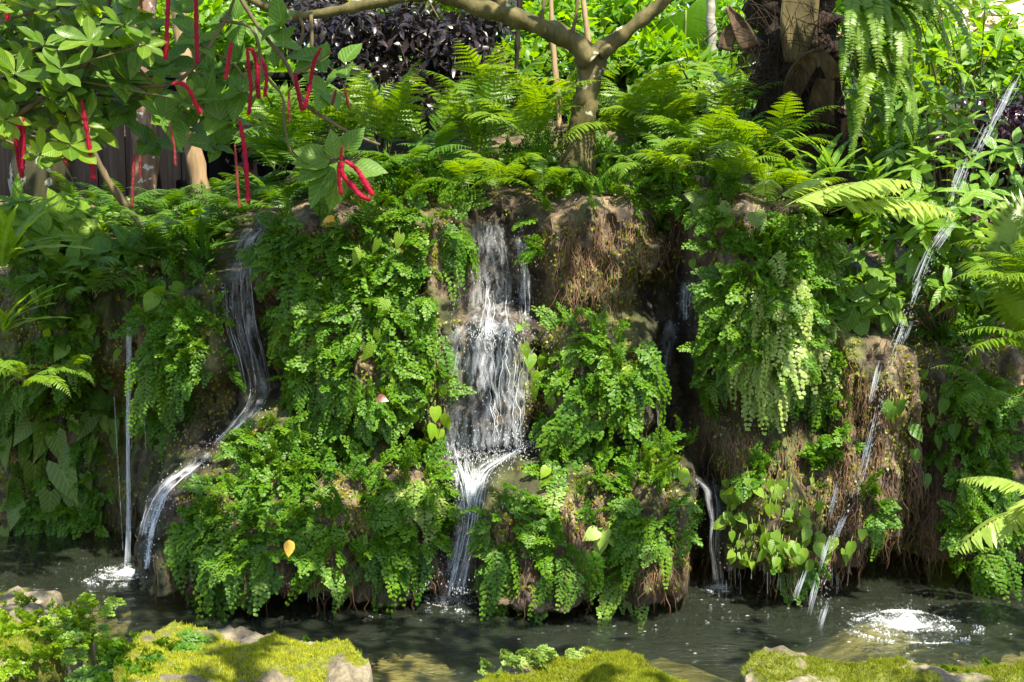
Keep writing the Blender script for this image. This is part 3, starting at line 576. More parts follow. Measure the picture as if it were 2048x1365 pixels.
# pinnate fronds: +Y forward, arching over
def pinnate(seed, L=.5, n=26, pl=.12, tmpl=T_COMB, e0=50, bend=75, swp=.35, taper=.9, basew=.55, gap=.12, droop=.25, wid=1.0):
    r = np.random.default_rng(seed); mb = MB(); m = 40; el = radians(e0); p = np.zeros(3); pts = [p]; st = L / m; yaw = 0
    for i in range(m):
        e = el - radians(bend) * (i / m) ** 1.2; yaw += r.normal(0, .012); d = np.array([sin(yaw) * cos(e), cos(yaw) * cos(e), sin(e)]); p = p + d * st; pts.append(p)
    pts = np.array(pts); tube(mb, pts, np.linspace(.0022, .0006, m + 1) * (L / .5) ** .5, 4, 1, cap=False)
    T = norm(np.gradient(pts, axis=0)); pos, yd, zd, sc = [], [], [], []
    for i in range(n):
        t = gap + (1 - gap) * (i + .5) / n; k = t * m; i0 = int(min(k, m - 1)); c = pts[i0] + (pts[i0 + 1] - pts[i0]) * (k - i0); tg = T[i0]
        side = norm(np.cross(tg, (0, 0, 1.0)) + 1e-6); nr = np.cross(side, tg); s_ = (t - gap) / (1 - gap)
        ln = pl * (basew + (1 - basew) * sst(0, .35, s_)) * max(.04, (1 - s_ ** 2.2) ** taper) * r.uniform(.88, 1.08)
        for s in (-1, 1):
            pos.append(c); yd.append(norm(side * s + tg * (swp + .35 * s_ + r.normal(0, .08)) - nr * (droop * .4) + r.normal(0, .07, 3))); zd.append(norm(nr + r.normal(0, .16, 3))); sc.append(ln)
    stamp(mb, tmpl, np.array(pos), np.array(yd), np.array(zd), np.array(sc), 0, np.array(sc) * wid)
    return mb
FR = {}
def fronds(key, mats, seeds, **k): FR[key] = [pinnate(s, **k).mesh('frond', mats) for s in seeds]
fronds('wood', [M['fern'], M['rachis']], range(4), L=.52, n=22, pl=.125, e0=62, bend=85)
fronds('woodu', [M['fern'], M['rachis']], range(20, 24), L=.46, n=20, pl=.115, e0=80, bend=62)
fronds('woodd', [M['fern_dark'], M['rachis']], range(4, 7), L=.48, n=22, pl=.12, e0=60, bend=90)
fronds('pale', [M['fern_pale'], M['rachis']], range(7, 10), L=.42, n=20, pl=.135, e0=28, bend=55, droop=.9, tmpl=T_PINNA, wid=1.25)
fronds('boston', [M['fern'], M['rachis']], range(10, 14), L=.55, n=44, pl=.046, e0=0, bend=104, swp=.12, tmpl=T_BOST, basew=.8, wid=1.5, gap=.05)
fronds('sword', [M['fern'], M['rachis']], range(14, 17), L=.40, n=24, pl=.075, e0=45, bend=95, tmpl=T_PINNA, wid=1.2)
def fern(u, v, Y, key, n=8, scale=1.0, what='arching green fern', spread=180, az0=0, tilt=0.0, seed=None, group='feathery ferns on top of the rock'):
    r = np.random.default_rng(int(u * 13 + v * 7) if seed is None else seed); p = P(u, v, Y) if Y else S(u, v)
    e = empty('fern', p, None, 'fern', group)
    for k in range(n):
        f = link_mesh('frond', FR[key][r.integers(len(FR[key]))], e); az = radians(az0 + spread * (2 * (k + .5) / n - 1) + r.normal(0, 12)) + pi   # az 0 = towards the camera
        f.rotation_euler = (r.normal(tilt, .2), r.normal(0, .15), az); s = scale * r.uniform(.7, 1.1); f.scale = (s, s, s)
        f.location = tuple(r.normal(0, .012, 3))
    place_label(e, what, u, v); return e

# ------------------------------------------------------------------ plants grown from nodes
def ball_dirs(r, n): return norm(r.normal(0, 1, (n, 3)))
def whorl(mb, r, c, ax, n, tm, L, mat, spread=(.2, .75), lean=None):
    """n leaves round a twig tip c, the twig pointing along ax"""
    ax = norm(np.array(ax, float)); a = norm(np.cross(ax, (.3, .9, .2))); b = np.cross(ax, a); a0 = r.uniform(0, 6.28)
    k = np.arange(n); th = a0 + k * 2.399 + r.normal(0, .2, n); e = r.uniform(*spread, n); 
    rad = a[None] * np.cos(th)[:, None] + b[None] * np.sin(th)[:, None]
    yd = norm(rad * np.cos(e)[:, None] + ax[None] * np.sin(e)[:, None] + np.array([0, 0, -.12])); zd = norm(ax[None] * np.cos(e)[:, None] - rad * np.sin(e)[:, None] + np.array([0, 0, .35]))
    tms = tm if isinstance(tm, list) else [tm]
    sel = r.integers(len(tms), size=n); s = L * r.uniform(.65, 1.12, n); pos = np.array(c)[None] + ax[None] * r.uniform(-.02, .01, n)[:, None]
    for i, t_ in enumerate(tms):
        q = sel == i
        if q.any(): stamp(mb, t_, pos[q], yd[q], zd[q] + r.normal(0, .15, (q.sum(), 3)), s[q], mat)
def node_plant(name, base, nodes, tm, L, nl, leafm, stemm, cat, label=None, seed=0, up=.5, stem_r=.006, spread=(.15, .8), bow=.12, group=None, out=.6):
    r = np.random.default_rng(seed); base = np.array(base, float); nodes = np.array(nodes, float); e = empty(name, base, label, cat, group)
    ms, ml = MB(), MB(); nodes = nodes - base
    for c in nodes:
        k = np.linalg.norm(c); mid = c * .5 + np.array([0, 0, bow * k]) + r.normal(0, .04 * k, 3)
        pa = smooth_path(np.array([np.zeros(3) + r.normal(0, .01, 3), mid, c]), 12); tube(ms, pa, np.linspace(stem_r, stem_r * .4, 12), 5, 0, nz=.2, cap=False)
        d = norm(pa[-1] - pa[-3]); ax = norm(d * out + np.array([r.normal(0, .2), -.25 + r.normal(0, .2), up]))
        whorl(ml, r, c, ax, int(nl * r.uniform(.75, 1.25)), tm, L * r.uniform(.8, 1.15), 0, spread)
        q = pa[8]; whorl(ml, r, q, norm(ax + r.normal(0, .3, 3)), max(2, nl // 2), tm, L * .9, 0, spread)
    ms.build('stem', stemm, e); ml.build('foliage', leafm, e); return e
def cloud_nodes(r, u, v, Y, ru, rv, dY, n):
    q = ball_dirs(r, n) * (r.uniform(.25, 1, n) ** .5)[:, None]; return P(u + q[:, 0] * ru, v + q[:, 2] * rv, Y + q[:, 1] * dY)
def bush(u, v, Y, ru, rv, kind, nl=700, L=.09, what='green shrub', tm=T_LANCE2, dY=.5, name='shrub', nst=9, seed=None, group='shrubs behind the rock'):
    """a leafy shrub: stems fanned up from its base, leaves all along them"""
    r = np.random.default_rng(int(u * 3 + v * 5 + Y * 11) if seed is None else seed); s = mpp(Y)
    c = P(u, v, Y); base = c - np.array([0, 0, rv * s * 1.0]); e = empty(name, base, None, 'shrub', group); ms, ml = MB(), MB()
    for k in range(nst):
        tip = np.array([r.uniform(-1, 1) * ru * s, r.uniform(-1, 1) * dY, rv * s * r.uniform(.8, 2.0)]); mid = tip * (.35, .35, .6)
        tube(ms, smooth_path(np.array([r.normal(0, .02, 3), mid, tip]), 10), np.linspace(.008, .003, 10), 4, 0, cap=False)
    q = ball_dirs(r, nl) * (r.uniform(.12, 1, nl) ** .42)[:, None]
    # clumps: pull leaves towards random twig ends
    tw = ball_dirs(r, max(10, nl // 14)) * r.uniform(.3, 1, (max(10, nl // 14), 1)); w = tw[r.integers(len(tw), size=nl)]; q = w * .72 + q * .3
    pos = q * np.array([ru * s, dY, rv * s]) + np.array([0, 0, rv * s]); rad = norm(q - w * .6 + r.normal(0, .35, (nl, 3)))
    yd = norm(rad + np.array([0, -.1, -.25])); zd = norm(np.array([0, -.25, 1.0]) + r.normal(0, .45, (nl, 3)))
    stamp(ml, tm, pos, yd, zd, L * r.uniform(.6, 1.15, nl), 0, None, r.uniform(0, 1, nl))
    ms.build('stem', M['twig'], e); ml.build('foliage', M[kind], e); place_label(e, what, u, v); return e

# ================================================================== trees behind and above the rock
def limb(mb, px, Y, n=26, sides=9, mat=0, nz=.3, org=None):
    """px: (u, v, radius_px) polyline at depth Y (or (u, v, radius_px, Y))"""
    a = np.array([list(q) + ([Y] if len(q) == 3 else []) for q in px], float); p = P(a[:, 0], a[:, 1], a[:, 3]); r = a[:, 2] * a[:, 3] / FPX
    s = smooth_path(np.column_stack([p, r * .84]), n); pp = s[:, :3] - (0 if org is None else org)
    tube(mb, pp, np.clip(s[:, 3], .0008, 1), sides, mat, nz=nz, nscale=22)
# forked tree
o0 = P(1158, 330, 5.75)
forked = empty('forked_tree', o0, 'forked tree with mottled bark, a limb arching left across the top of the picture', 'tree')
t = MB(); limb(t, [(1150, 400, 48), (1156, 335, 40), (1160, 290, 33), (1168, 230, 29), (1178, 165, 30), (1180, 112, 36)], 5.75, 30, 12, org=o0); t.build('trunk', M['bark'], forked)
b = MB(); limb(b, [(1184, 122, 28), (1140, 82, 25), (1080, 54, 23), (1010, 30, 22), (940, 8, 19), (870, -12, 17), (800, -4, 14), (730, 10, 13), (650, 26, 12), (590, 32, 11), (540, 16, 10), (470, -14, 9)], 5.7, 60, 12, org=o0)
limb(b, [(1015, 34, 18), (1004, 8, 16), (990, -40, 14)], 5.7, 8, 10, org=o0); b.build('limb', M['bark'], forked)
b = MB(); limb(b, [(1182, 126, 26), (1205, 100, 20), (1240, 74, 18), (1285, 38, 16), (1345, -8, 14), (1420, -60, 12)], 5.75, 24, 10, org=o0)
limb(b, [(1200, 112, 12), (1212, 100, 14), (1216, 88, 6)], 5.7, 6, 8, org=o0); b.build('limb', M['bark'], forked)
for q in ([(1082, 44, 6), (1086, 20, 5), (1091, -20, 4)], [(1144, 66, 6), (1152, 34, 5), (1156, -20, 4)], [(600, 34, 5), (606, 60, 4), (598, 92, 4), (570, 122, 3)], [(622, 30, 5), (624, 80, 4.5), (618, 126, 4), (588, 152, 4)]):
    b = MB(); limb(b, q, 5.68, 10, 6, org=o0); b.build('shoot', M['twig'], forked)
def pole(px, Y, mat, label, name='sapling', sides=8):
    a = P(px[0][0], px[0][1], Y); e = MB(); limb(e, px, Y, 20, sides, org=a); o = e.build(name, mat); o.location = tuple(a); tag(o, label, 'tree', None); return o
pole([(1119, 260, 8), (1116, 200, 7), (1106, 90, 6.5), (1101, -20, 6)], 6.1, M['bark_tan'], 'thin pale sapling stem left of the forked tree, crossing behind its limb')
pole([(1184, 140, 6), (1176, 80, 6), (1164, -20, 6)], 6.3, M['bark_tan'], 'short thin pale stem standing right behind the fork of the tree')
pole([(1032, 150, 6), (1036, 60, 6), (1042, -20, 6)], 6.6, M['fibre'], 'thin dark stem beside the purple black shrub')
pole([(1428, 200, 11), (1424, 80, 11), (1420, -30, 11)], 7.0, M['bark_grey'], 'straight grey trunk left of the palm', 'slender_tree')
pole([(78, 500, 78), (85, 430, 72), (84, 330, 68), (92, 200, 62), (104, -40, 58)], 6.4, M['bark_lichen'], 'thick dark trunk spotted with white lichen at the left edge', 'lichened_tree', 18)
pole([(286, 500, 36), (288, 420, 33), (290, 320, 30), (286, 180, 28), (292, -40, 26)], 6.7, M['bark_pale'], 'trunk with flaky pale bark in front of the dark fence', 'flaky_tree', 14)
pole([(404, 430, 22), (396, 340, 21), (384, 290, 20), (380, 200, 19), (364, 70, 18), (352, -40, 17)], 6.9, M['bark_tan'], 'smooth tan trunk right of the flaky pale trunk', 'tan_tree', 12)
pole([(286, 456, 9), (241, 396, 9), (206, 344, 8), (176, 270, 7), (160, 200, 6)], 5.7, M['twig'], 'leaning bare stem crossing in front of the flaky pale trunk', 'leaning_stem')

# palm with old leaf bases
pc = P(1600, 330, 5.9); palm = empty('palm_tree', pc, 'palm with a dark fibrous trunk and stubs of old leaf bases', 'palm')
t = MB(); limb(t, [(1600, 420, 120), (1602, 330, 112), (1600, 240, 104), (1592, 120, 96), (1585, 0, 92), (1580, -80, 88)], 5.95, 40, 26, nz=.45, org=pc); t.build('trunk', M['fibre'], palm)
def boot(px, Y, wid, mat, curl=.5):
    """an old leaf base: a curved trough"""
    a = np.array(px, float); p = P(a[:, 0], a[:, 1], a[:, 2] if a.shape[1] > 2 else Y) - pc; s = smooth_path(p, 16); T = norm(np.gradient(s, axis=0)); mbx = MB()
    W = smooth_path(np.column_stack([np.asarray(wid, float) * Y / FPX, np.arange(len(wid)), np.zeros(len(wid))]), 16)[:, 0]; V = []
    ref = np.array([0, -1.0, 0]); side = norm(np.cross(T, ref)); up = np.cross(side, T)
    ks = np.linspace(-1, 1, 9)
    for sh in (0, 1):
        for i in range(16):
            for k in ks: V.append(s[i] + side[i] * W[i] * k + up[i] * ((1 - k * k) * curl * W[i] * -1 - sh * .012 + .004 * vnoise(np.array([s[i] * 60 + k * 4]), 3)[0]))
    I = np.arange(16 * 9).reshape(16, 9); F = np.stack([I[:-1, :-1], I[:-1, 1:], I[1:, 1:], I[1:, :-1]], -1).reshape(-1, 4); n = 144
    rim = []
    for a_, b_ in list(zip(I[:-1, 0], I[1:, 0])) + list(zip(I[1:, -1], I[:-1, -1])) + list(zip(I[0, 1:], I[0, :-1])) + list(zip(I[-1, :-1], I[-1, 1:])): rim.append((a_, b_, b_ + n, a_ + n))
    mbx.add(np.array(V), [F, F[:, ::-1] + n, np.array(rim)]); mbx.build('leaf_base', mat, palm)
boot([(1590, 125), (1596, 60), (1606, -40)], 5.68, [20, 36, 34], M['boot_green'], .6)
boot([(1500, 96), (1484, 60), (1456, 14)], 5.7, [20, 16, 5], M['boot'], .4)
boot([(1450, 100), (1458, 70), (1478, 44)], 5.72, [14, 15, 8], M['boot'], .4)
boot([(1580, 208, 5.7), (1594, 160, 5.64), (1620, 122, 5.58), (1645, 108, 5.54)], 5.6, [14, 22, 20, 12], M['boot'], .55)
boot([(1628, 126, 5.53), (1646, 118, 5.5), (1662, 138, 5.5), (1668, 162, 5.53)], 5.5, [12, 14, 15, 13], M['boot'], .5)
boot([(1640, 254, 5.7), (1642, 210, 5.66), (1652, 160, 5.64)], 5.65, [30, 26, 18], M['boot'], .5)
boot([(1700, 275, 5.72), (1699, 258, 5.66), (1696, 238, 5.64)], 5.65, [16, 17, 12], M['boot'], .4)
r = np.random.default_rng(3); fb = MB()
for k in range(420):
    u = r.uniform(1470, 1710); v = r.uniform(-10, 300); a = r.normal(1.2, .9); l = r.uniform(.06, .26); p = P(u, v, 5.62 + .002 * abs(u - 1595)) - pc; d = np.array([cos(a), r.normal(-.3, .3), -abs(sin(a))]); d2 = d + np.array([0, 0, -.5])
    tube(fb, smooth_path(np.array([p, p + d * l * .5, p + d * l * .5 + d2 * l * .4]), 5), [.0014, .0014, .0012, .001, .0006], 3, 0, cap=False)
for k in range(26):
    u = r.uniform(1480, 1560); v = r.uniform(60, 200); p = P(u, v, 5.6) - pc; l = r.uniform(.12, .3); tube(fb, np.array([p, p + np.array([-.8, -.15, r.uniform(-.45, .25)]) * l]), [.0014, .0007], 3, 0, cap=False)
fb.build('fibre', M['fibre'], palm)
# fence, house
fe = empty('board_fence', P(250, 440, 7.4), 'dark stained board fence behind the left hand trunks', 'fence'); q = MB(); fo = np.array(fe.location)
def box(mb, lo, hi, mat=0):
    x0, y0, z0 = lo; x1, y1, z1 = hi
    V = [(x0, y0, z0), (x1, y0, z0), (x1, y1, z0), (x0, y1, z0), (x0, y0, z1), (x1, y0, z1), (x1, y1, z1), (x0, y1, z1)]
    mb.add(V, [np.array([(0, 3, 2, 1), (4, 5, 6, 7), (0, 1, 5, 4), (1, 2, 6, 5), (2, 3, 7, 6), (3, 0, 4, 7)])], mat)
x = -3.9
while x < .5: box(q, (x - fo[0], r.uniform(-.006, .006), -.5), (x + .137 - fo[0], .022 + .001, .72 + r.uniform(-.004, .004))); x += .145
q.build('board_panel', M['board'], fe, smooth=False)
q = MB(); box(q, (-3.9 - fo[0], -.05, .02), (.5 - fo[0], -.009, .10)); q.build('rail', M['board'], fe, smooth=False)
q = MB(); box(q, (-3.9 - fo[0], -.03, .724), (.5 - fo[0], .05, .76)); q.build('cap_rail', M['board'], fe, smooth=False)
ho = np.array([5.6, 13.2, 1.7]); ho_e = empty('house', ho, 'house with a pinkish tiled roof showing through the leaves at top right', 'house')
q = MB(); box(q, (-2.6, .35, 0), (4, 5, .95)); q.build('wall', M['plaster'], ho_e, smooth=False)
q = MB(); nxr, nyr = 280, 22; X, Yr = np.meshgrid(np.linspace(-2.9, 4.2, nxr), np.linspace(0, 3.4, nyr)); row = np.linspace(0, nyr - 1, nyr)[:, None]
Zr = .95 + Yr * .42 + .035 * np.abs(np.sin(X * pi / .2)) ; 
V = []
Vr = np.stack([X, Yr, Zr], -1); Vl = np.stack([X, Yr - .02, Zr - .05], -1)
A = np.stack([Vr[:-1], Vl[1:] + [0, 0, -.0]], 1).reshape(-1, nxr, 3); I = np.arange(A.shape[0] * nxr).reshape(A.shape[0], nxr)
q.add(A, [np.stack([I[:-1, :-1], I[:-1, 1:], I[1:, 1:], I[1:, :-1]], -1).reshape(-1, 4)]); q.build('roof', M['tile'], ho_e)

# ------------------------------------------------------------------ chenille plant with red catkins, waxy shrub
ch0 = P(-120, 300, 5.15); chen = empty('chenille_plant', ch0, 'shrub with long fuzzy red catkins hanging among big toothed leaves', 'shrub')
r = np.random.default_rng(21); st, fl = MB(), MB()
for q in ([(-120, 300, 8), (0, 250, 7), (100, 185, 6), (179, 120, 6), (230, -40, 5)], [(179, 130, 6), (260, 170, 6), (360, 160, 5), (440, 60, 4), (480, -30, 4)], [(179, 57, 4), (248, 110, 4), (290, 150, 3), (330, 190, 3)], [(440, 40, 5), (505, 60, 4), (530, 148, 4), (565, 193, 3), (568, 241, 3), (585, 310, 3), (640, 330, 3), (675, 322, 3)],
          [(470, -20, 6), (520, 60, 5), (568, 120, 5), (588, 160, 6), (616, 213, 5), (699, 265, 4), (760, 290, 3)], [(100, 145, 3), (140, 180, 3), (172, 202, 3), (178, 160, 3), (160, 110, 3)], [(330, 190, 3), (350, 215, 2), (400, 235, 2), (480, 242, 2)], [(588, 150, 4), (640, 120, 3), (660, 105, 3)], [(365, 60, 4), (420, 100, 3), (470, 130, 3), (500, 180, 3)]):
    limb(st, q, 4.9, 22, 6, org=ch0)
def one_leaf(mb, u, v, Y, L, ang, tm, mat=0, face=(0, -.75, .65), jit=.25, org=None, bk=0.0):
    """a single leaf with its base at (u, v); ang: picture direction of its tip, degrees clockwise from straight down"""
    a = radians(ang); yd = np.array([-sin(a), -.25 + bk, -cos(a)]); stamp(mb, tm, (P(u, v, Y) - (0 if org is None else org))[None], yd[None], (np.array(face) + r.normal(0, jit, 3))[None], np.array([L]), mat)
for (u, v, n) in ((365, 22, 4), (480, 185, 4), (430, 150, 4), (440, 240, 5), (505, 180, 3), (250, 205, 5), (340, 125, 4), (430, 290, 4), (300, 285, 4), (545, 90, 2), (640, 120, 3), (650, 190, 3), (60, 225, 4), (150, 235, 4), (150, 165, 4), (230, 150, 5), (400, 195, 5), (470, 120, 4), (560, 50, 3), (330, 240, 4), (200, 240, 4), (20, 200, 4), (120, 300, 3), (380, 250, 4), (300, 190, 4), (690, 130, 2), (470, 40, 3), (400, 80, 3), (240, 100, 4), (300, 60, 4))[::1]:
    Y = r.uniform(4.82, 5.1); c = P(u, v, Y) - ch0; whorl(fl, r, c, (r.normal(0, .4), -.5, .45), n + 1, [T_OVATE, T_OVATE2], .128, 0, (.0, .7))
for (u, v, a, L) in ((672, 318, 175, .10), (660, 322, 95, .13), (655, 330, 70, .12), (690, 330, -70, .12), (705, 340, -95, .12), (668, 335, 40, .16), (690, 300, -140, .10), (650, 318, 110, .11), (676, 345, 10, .13)): one_leaf(fl, u, v, 4.88, L, a, T_OVATE, org=ch0)
st.build('stem', M['twig'], chen); fl.build('foliage', M['ovate'], chen)
def catkin(px, rad, mat='catkin', Y=5.05):
    a = np.array(px, float); p = smooth_path(P(a[:, 0], a[:, 1], np.full(len(a), Y)) - ch0, 40); q = MB(); rad = rad * Y / FPX; R = rad * .78 * (1 + .12 * r.normal(0, 1, 40)) * np.clip(np.minimum(np.linspace(.6, 3, 40), np.linspace(8, .7, 40)), 0, 1); tube(q, p, R, 7, 0, nz=.25, nscale=200)
    n = int(len(p) * 60); k = r.integers(0, 39, n); f = r.uniform(0, 1, n)[:, None]; c = p[k] * (1 - f) + p[k + 1] * f; T = norm(np.gradient(p, axis=0))[k]; d = r.normal(0, 1, (n, 3)); d = norm(d - T * (d * T).sum(1, keepdims=True) * .8)
    stamp(q, T_BLADE, c, d + np.array([0, 0, -.2]), T, R[k] * r.uniform(1.5, 3.0, n), 1, np.full(n, .0022)); q.build('catkin', [M[mat], M['fuzz' if mat == 'catkin' else mat]], chen)
for px, rad, mt in (([(337, -20), (334, 60), (331, 120)], 5.5, 'catkin'), ([(391, -20), (393, 60), (394, 128)], 5.5, 'catkin'), ([(36, 235), (33, 290), (42, 350)], 5.5, 'catkin'), ([(42, 235), (41, 290), (44, 356)], 5.5, 'catkin'), ([(47, 235), (47, 290), (46, 340)], 5, 'catkin'),
        ([(117, 250), (122, 295), (130, 322), (138, 332)], 4.5, 'catkin_old'), ([(163, 200), (170, 240), (176, 275), (182, 320), (188, 360)], 5.5, 'catkin'), ([(268, 308), (266, 360), (264, 415)], 4, 'catkin_old'), ([(280, 312), (280, 356)], 3, 'catkin_old'), ([(339, 246), (348, 290), (351, 332)], 3.2, 'catkin_old'),
        ([(346, 168), (362, 167), (378, 180), (390, 205), (402, 228)], 5, 'catkin'), ([(463, 84), (457, 120), (451, 158)], 4.5, 'catkin'), ([(494, 97), (498, 140), (502, 180), (497, 230)], 5, 'catkin'), ([(494, 99), (504, 100), (514, 130), (515, 165), (517, 198)], 5.5, 'catkin'), ([(524, 116), (533, 152), (529, 194)], 4.5, 'catkin'),
        ([(479, 240), (487, 285), (492, 335), (497, 406)], 6, 'catkin'), ([(470, 290), (474, 350), (479, 416)], 3.2, 'catkin_old'), ([(590, 146), (596, 185), (605, 222)], 5, 'catkin'), ([(642, 96), (628, 125), (618, 180), (608, 221)], 5, 'catkin'), ([(578, 180), (578, 246)], 3.2, 'catkin_old'), ([(672, 180), (664, 210)], 3.5, 'catkin_old'), ([(690, 180), (698, 216)], 3.5, 'catkin_old'),
        ([(682, 322), (686, 350), (704, 372), (722, 392), (742, 400)], 6.5, 'catkin'), ([(690, 322), (712, 338), (730, 365), (746, 392)], 6, 'catkin'), ([(678, 325), (678, 355), (682, 390)], 5, 'catkin'), ([(684, 292), (681, 322)], 3, 'catkin'), ([(0, 8), (12, 20), (16, 40)], 4, 'catkin'), ([(280, -10), (284, 30)], 3, 'catkin_old')):
    catkin(px, rad, mt, 4.82 if 670 < px[0][0] < 695 and px[0][1] > 280 else r.uniform(4.66, 4.78))
r2 = np.random.default_rng(4)
nodes = [P(u, v, r2.uniform(4.55, 5.1)) for (u, v) in ((95, 30), (60, 110), (40, 190), (120, 140), (145, 220), (190, 30), (25, 60), (180, 85), (225, 15), (100, 200), (10, 140), (150, 60), (70, 20), (-20, 90), (330, 150), (372, 200), (210, 120), (60, 260), (10, 240), (70, 75), (160, 110), (200, 60), (240, 90), (30, 150), (80, 150), (130, 185), (170, 250), (215, 210), (270, 20), (290, 90), (260, 160), (110, 250), (30, 290), (-20, 200), (80, 310), (180, 150), (50, -10), (230, -20), (120, 15), (250, 50), (300, 200), (150, 275), (90, 90), (30, -10), (170, 0), (-30, 20), (140, 290))]
wx = node_plant('waxy_shrub', P(-230, 230, 5.4), nodes, [T_OBOV, T_OBOV2], .105, 8, M['obov'], M['twig'], 'shrub', 'shrub with spoon shaped waxy leaves in rosettes at the upper left corner', 5, up=.55, stem_r=.008, bow=.04)
q = MB(); one_leaf(q, 130, 40, 4.9, .05, 20, T_OBOV, org=np.array(wx.location)); one_leaf(q, 144, 36, 4.9, .045, -10, T_OBOV2, org=np.array(wx.location)); q.build('dead_leaf', M['deadleaf'], wx)

# ------------------------------------------------------------------ undergrowth on the left
def upl(name, base, nodes, **k): return node_plant(name, base, [P(*n) for n in nodes], **k)
upl('broadleaf_plant', P(110, 520, 5.75), [(120, 435, 5.6), (160, 425, 5.7), (90, 470, 5.5), (150, 470, 5.55), (190, 480, 5.6)], tm=[T_OVATE, T_OVATE2], L=.13, nl=6, leafm=M['broad'], stemm=M['twig'], cat='plant', label='light green broad leaved plant in front of the lichen spotted trunk', seed=31)
upl('broadleaf_plant', P(30, 540, 5.7), [(30, 405, 5.5), (60, 440, 5.5), (20, 470, 5.45), (70, 500, 5.5), (-10, 430, 5.5)], tm=[T_OVATE, T_LANCE2], L=.14, nl=6, leafm=M['broad'], stemm=M['twig'], cat='plant', label='leafy plant with pointed broad leaves against the left edge, foot of the lichened trunk', seed=32)
upl('broadleaf_plant', P(220, 560, 5.6), [(220, 500, 5.5), (180, 520, 5.4), (260, 500, 5.55), (140, 530, 5.4)], tm=[T_LANCE2, T_OVATE], L=.11, nl=6, leafm=M['lance'], stemm=M['twig'], cat='plant', label='low dark leafy plant on the left ledge below the flaky pale trunk', seed=33)
def strap_plant(u, v, Y, n, L, mat, label, seed, name='strap_plant', spread=1.1, up=(.5, 1.3), tm=T_STRAP, wid=1.0):
    rr = np.random.default_rng(seed); q = MB(); az = rr.uniform(-spread, spread, n) if spread < 3 else rr.uniform(0, 6.28, n); el = rr.uniform(*up, n)
    yd = np.stack([np.sin(az) * np.cos(el), -np.cos(az) * np.cos(el), np.sin(el)], -1); zd = np.stack([-np.sin(az) * np.sin(el), np.cos(az) * np.sin(el) * .9 - .3, np.cos(el) + .1], -1); s = L * rr.uniform(.6, 1.1, n)
    stamp(q, tm, rr.normal(0, .015, (n, 3)), yd, zd, s, 0, s * wid); o = q.build(name, mat); o.location = tuple(P(u, v, Y)); tag(o, label, 'plant'); return o
strap_plant(15, 520, 5.2, 16, .30, M['broad'], 'upright strap leaves at the left edge above the ledge', 41, spread=2.5, wid=1.3)
strap_plant(10, 660, 5.0, 12, .24, M['broad'], 'strap leaves at the left edge beside the green ledge', 42, spread=2.2, wid=1.4)
strap_plant(400, 520, 5.5, 22, .22, M['fern_dark'], 'dark grassy tuft behind the left ledge', 43, spread=3.1)
strap_plant(1660, 350, 5.35, 11, .23, M['lance'], 'birds nest fern with strap fronds at the foot of the palm trunk', 44, spread=2.6, wid=1.7, up=(.3, 1.3))
strap_plant(1740, 370, 5.4, 9, .16, M['lance'], 'small strap leaved fern right of the palm foot', 45, spread=2.6, wid=1.8)
# ------------------------------------------------------------------ ferns on the top of the rock
for a in [(955, 330, 5.9, 'woodu', 6, 1.0), (770, 310, 5.75, 'woodu', 6, .95), (700, 290, 6.1, 'woodu', 6, .9), (860, 310, 6.0, 'wood', 6, .9), (985, 260, 6.3, 'woodu', 6, 1.1), (1270, 290, 5.9, 'woodu', 5, .9), (560, 320, 5.9, 'woodu', 5, .9), (1060, 290, 5.7, 'wood', 8, .85), (1240, 270, 5.9, 'wood', 9, 1.0), (1330, 290, 5.8, 'wood', 8, .9), (1400, 330, 5.5, 'wood', 9, .8), (1500, 330, 5.45, 'wood', 9, .85), (1440, 270, 5.9, 'wood', 7, .9), (1560, 310, 5.5, 'wood', 7, .7), (1600, 390, 5.3, 'wood', 7, .5), (1640, 430, 5.3, 'woodd', 7, .5), (1540, 380, 5.3, 'wood', 7, .5), (1460, 370, 5.3, 'wood', 7, .5), (1360, 350, 5.4, 'wood', 7, .55), (930, 380, 5.35, 'wood', 6, .45), (1080, 380, 5.35, 'wood', 6, .45), (540, 410, 5.8, 'woodd', 7, .6), (230, 430, 6.4, 'woodd', 8, .7), (330, 430, 6.5, 'woodd', 8, .7), (150, 440, 6.2, 'woodd', 7, .6), (60, 480, 5.9, 'woodd', 7, .6), (250, 440, 5.9, 'woodd', 8, .6), (200, 470, 5.8, 'wood', 7, .5), (130, 480, 5.7, 'woodd', 7, .5), (280, 500, 5.6, 'woodd', 7, .5), (60, 420, 6.5, 'wood', 7, .6),
          (560, 350, 5.8, 'woodd', 8, .95), (630, 300, 6.2, 'woodd', 9, 1.0), (490, 440, 5.7, 'woodd', 9, .75), (410, 490, 5.6, 'woodd', 8, .7), (330, 500, 5.7, 'woodd', 8, .6), (1110, 250, 6.2, 'wood', 8, 1.0), (820, 370, 5.5, 'woodd', 8, .7), (640, 380, 5.5, 'woodd', 8, .6), (1290, 340, 5.5, 'sword', 8, .8), (740, 380, 5.4, 'woodd', 7, .6), (900, 360, 5.6, 'woodd', 8, .7), (1000, 370, 5.5, 'wood', 7, .6), (560, 430, 5.5, 'woodd', 7, .6)]:
    fern(a[0], a[1], a[2], a[3], a[4], a[5], 'arching green fern' if a[3] != 'woodd' else 'dark arching fern')
for a in [(60, 545, 5.5), (140, 560, 5.45), (235, 545, 5.5), (310, 525, 5.6), (450, 470, 5.7), (190, 590, 5.35), (390, 470, 5.9), (270, 470, 6.1), (160, 500, 6.0), (340, 440, 6.3), (500, 400, 6.2), (440, 420, 6.4), (20, 600, 5.3)]: fern(a[0], a[1], a[2], 'woodd', 7, .55, 'small dark fern')
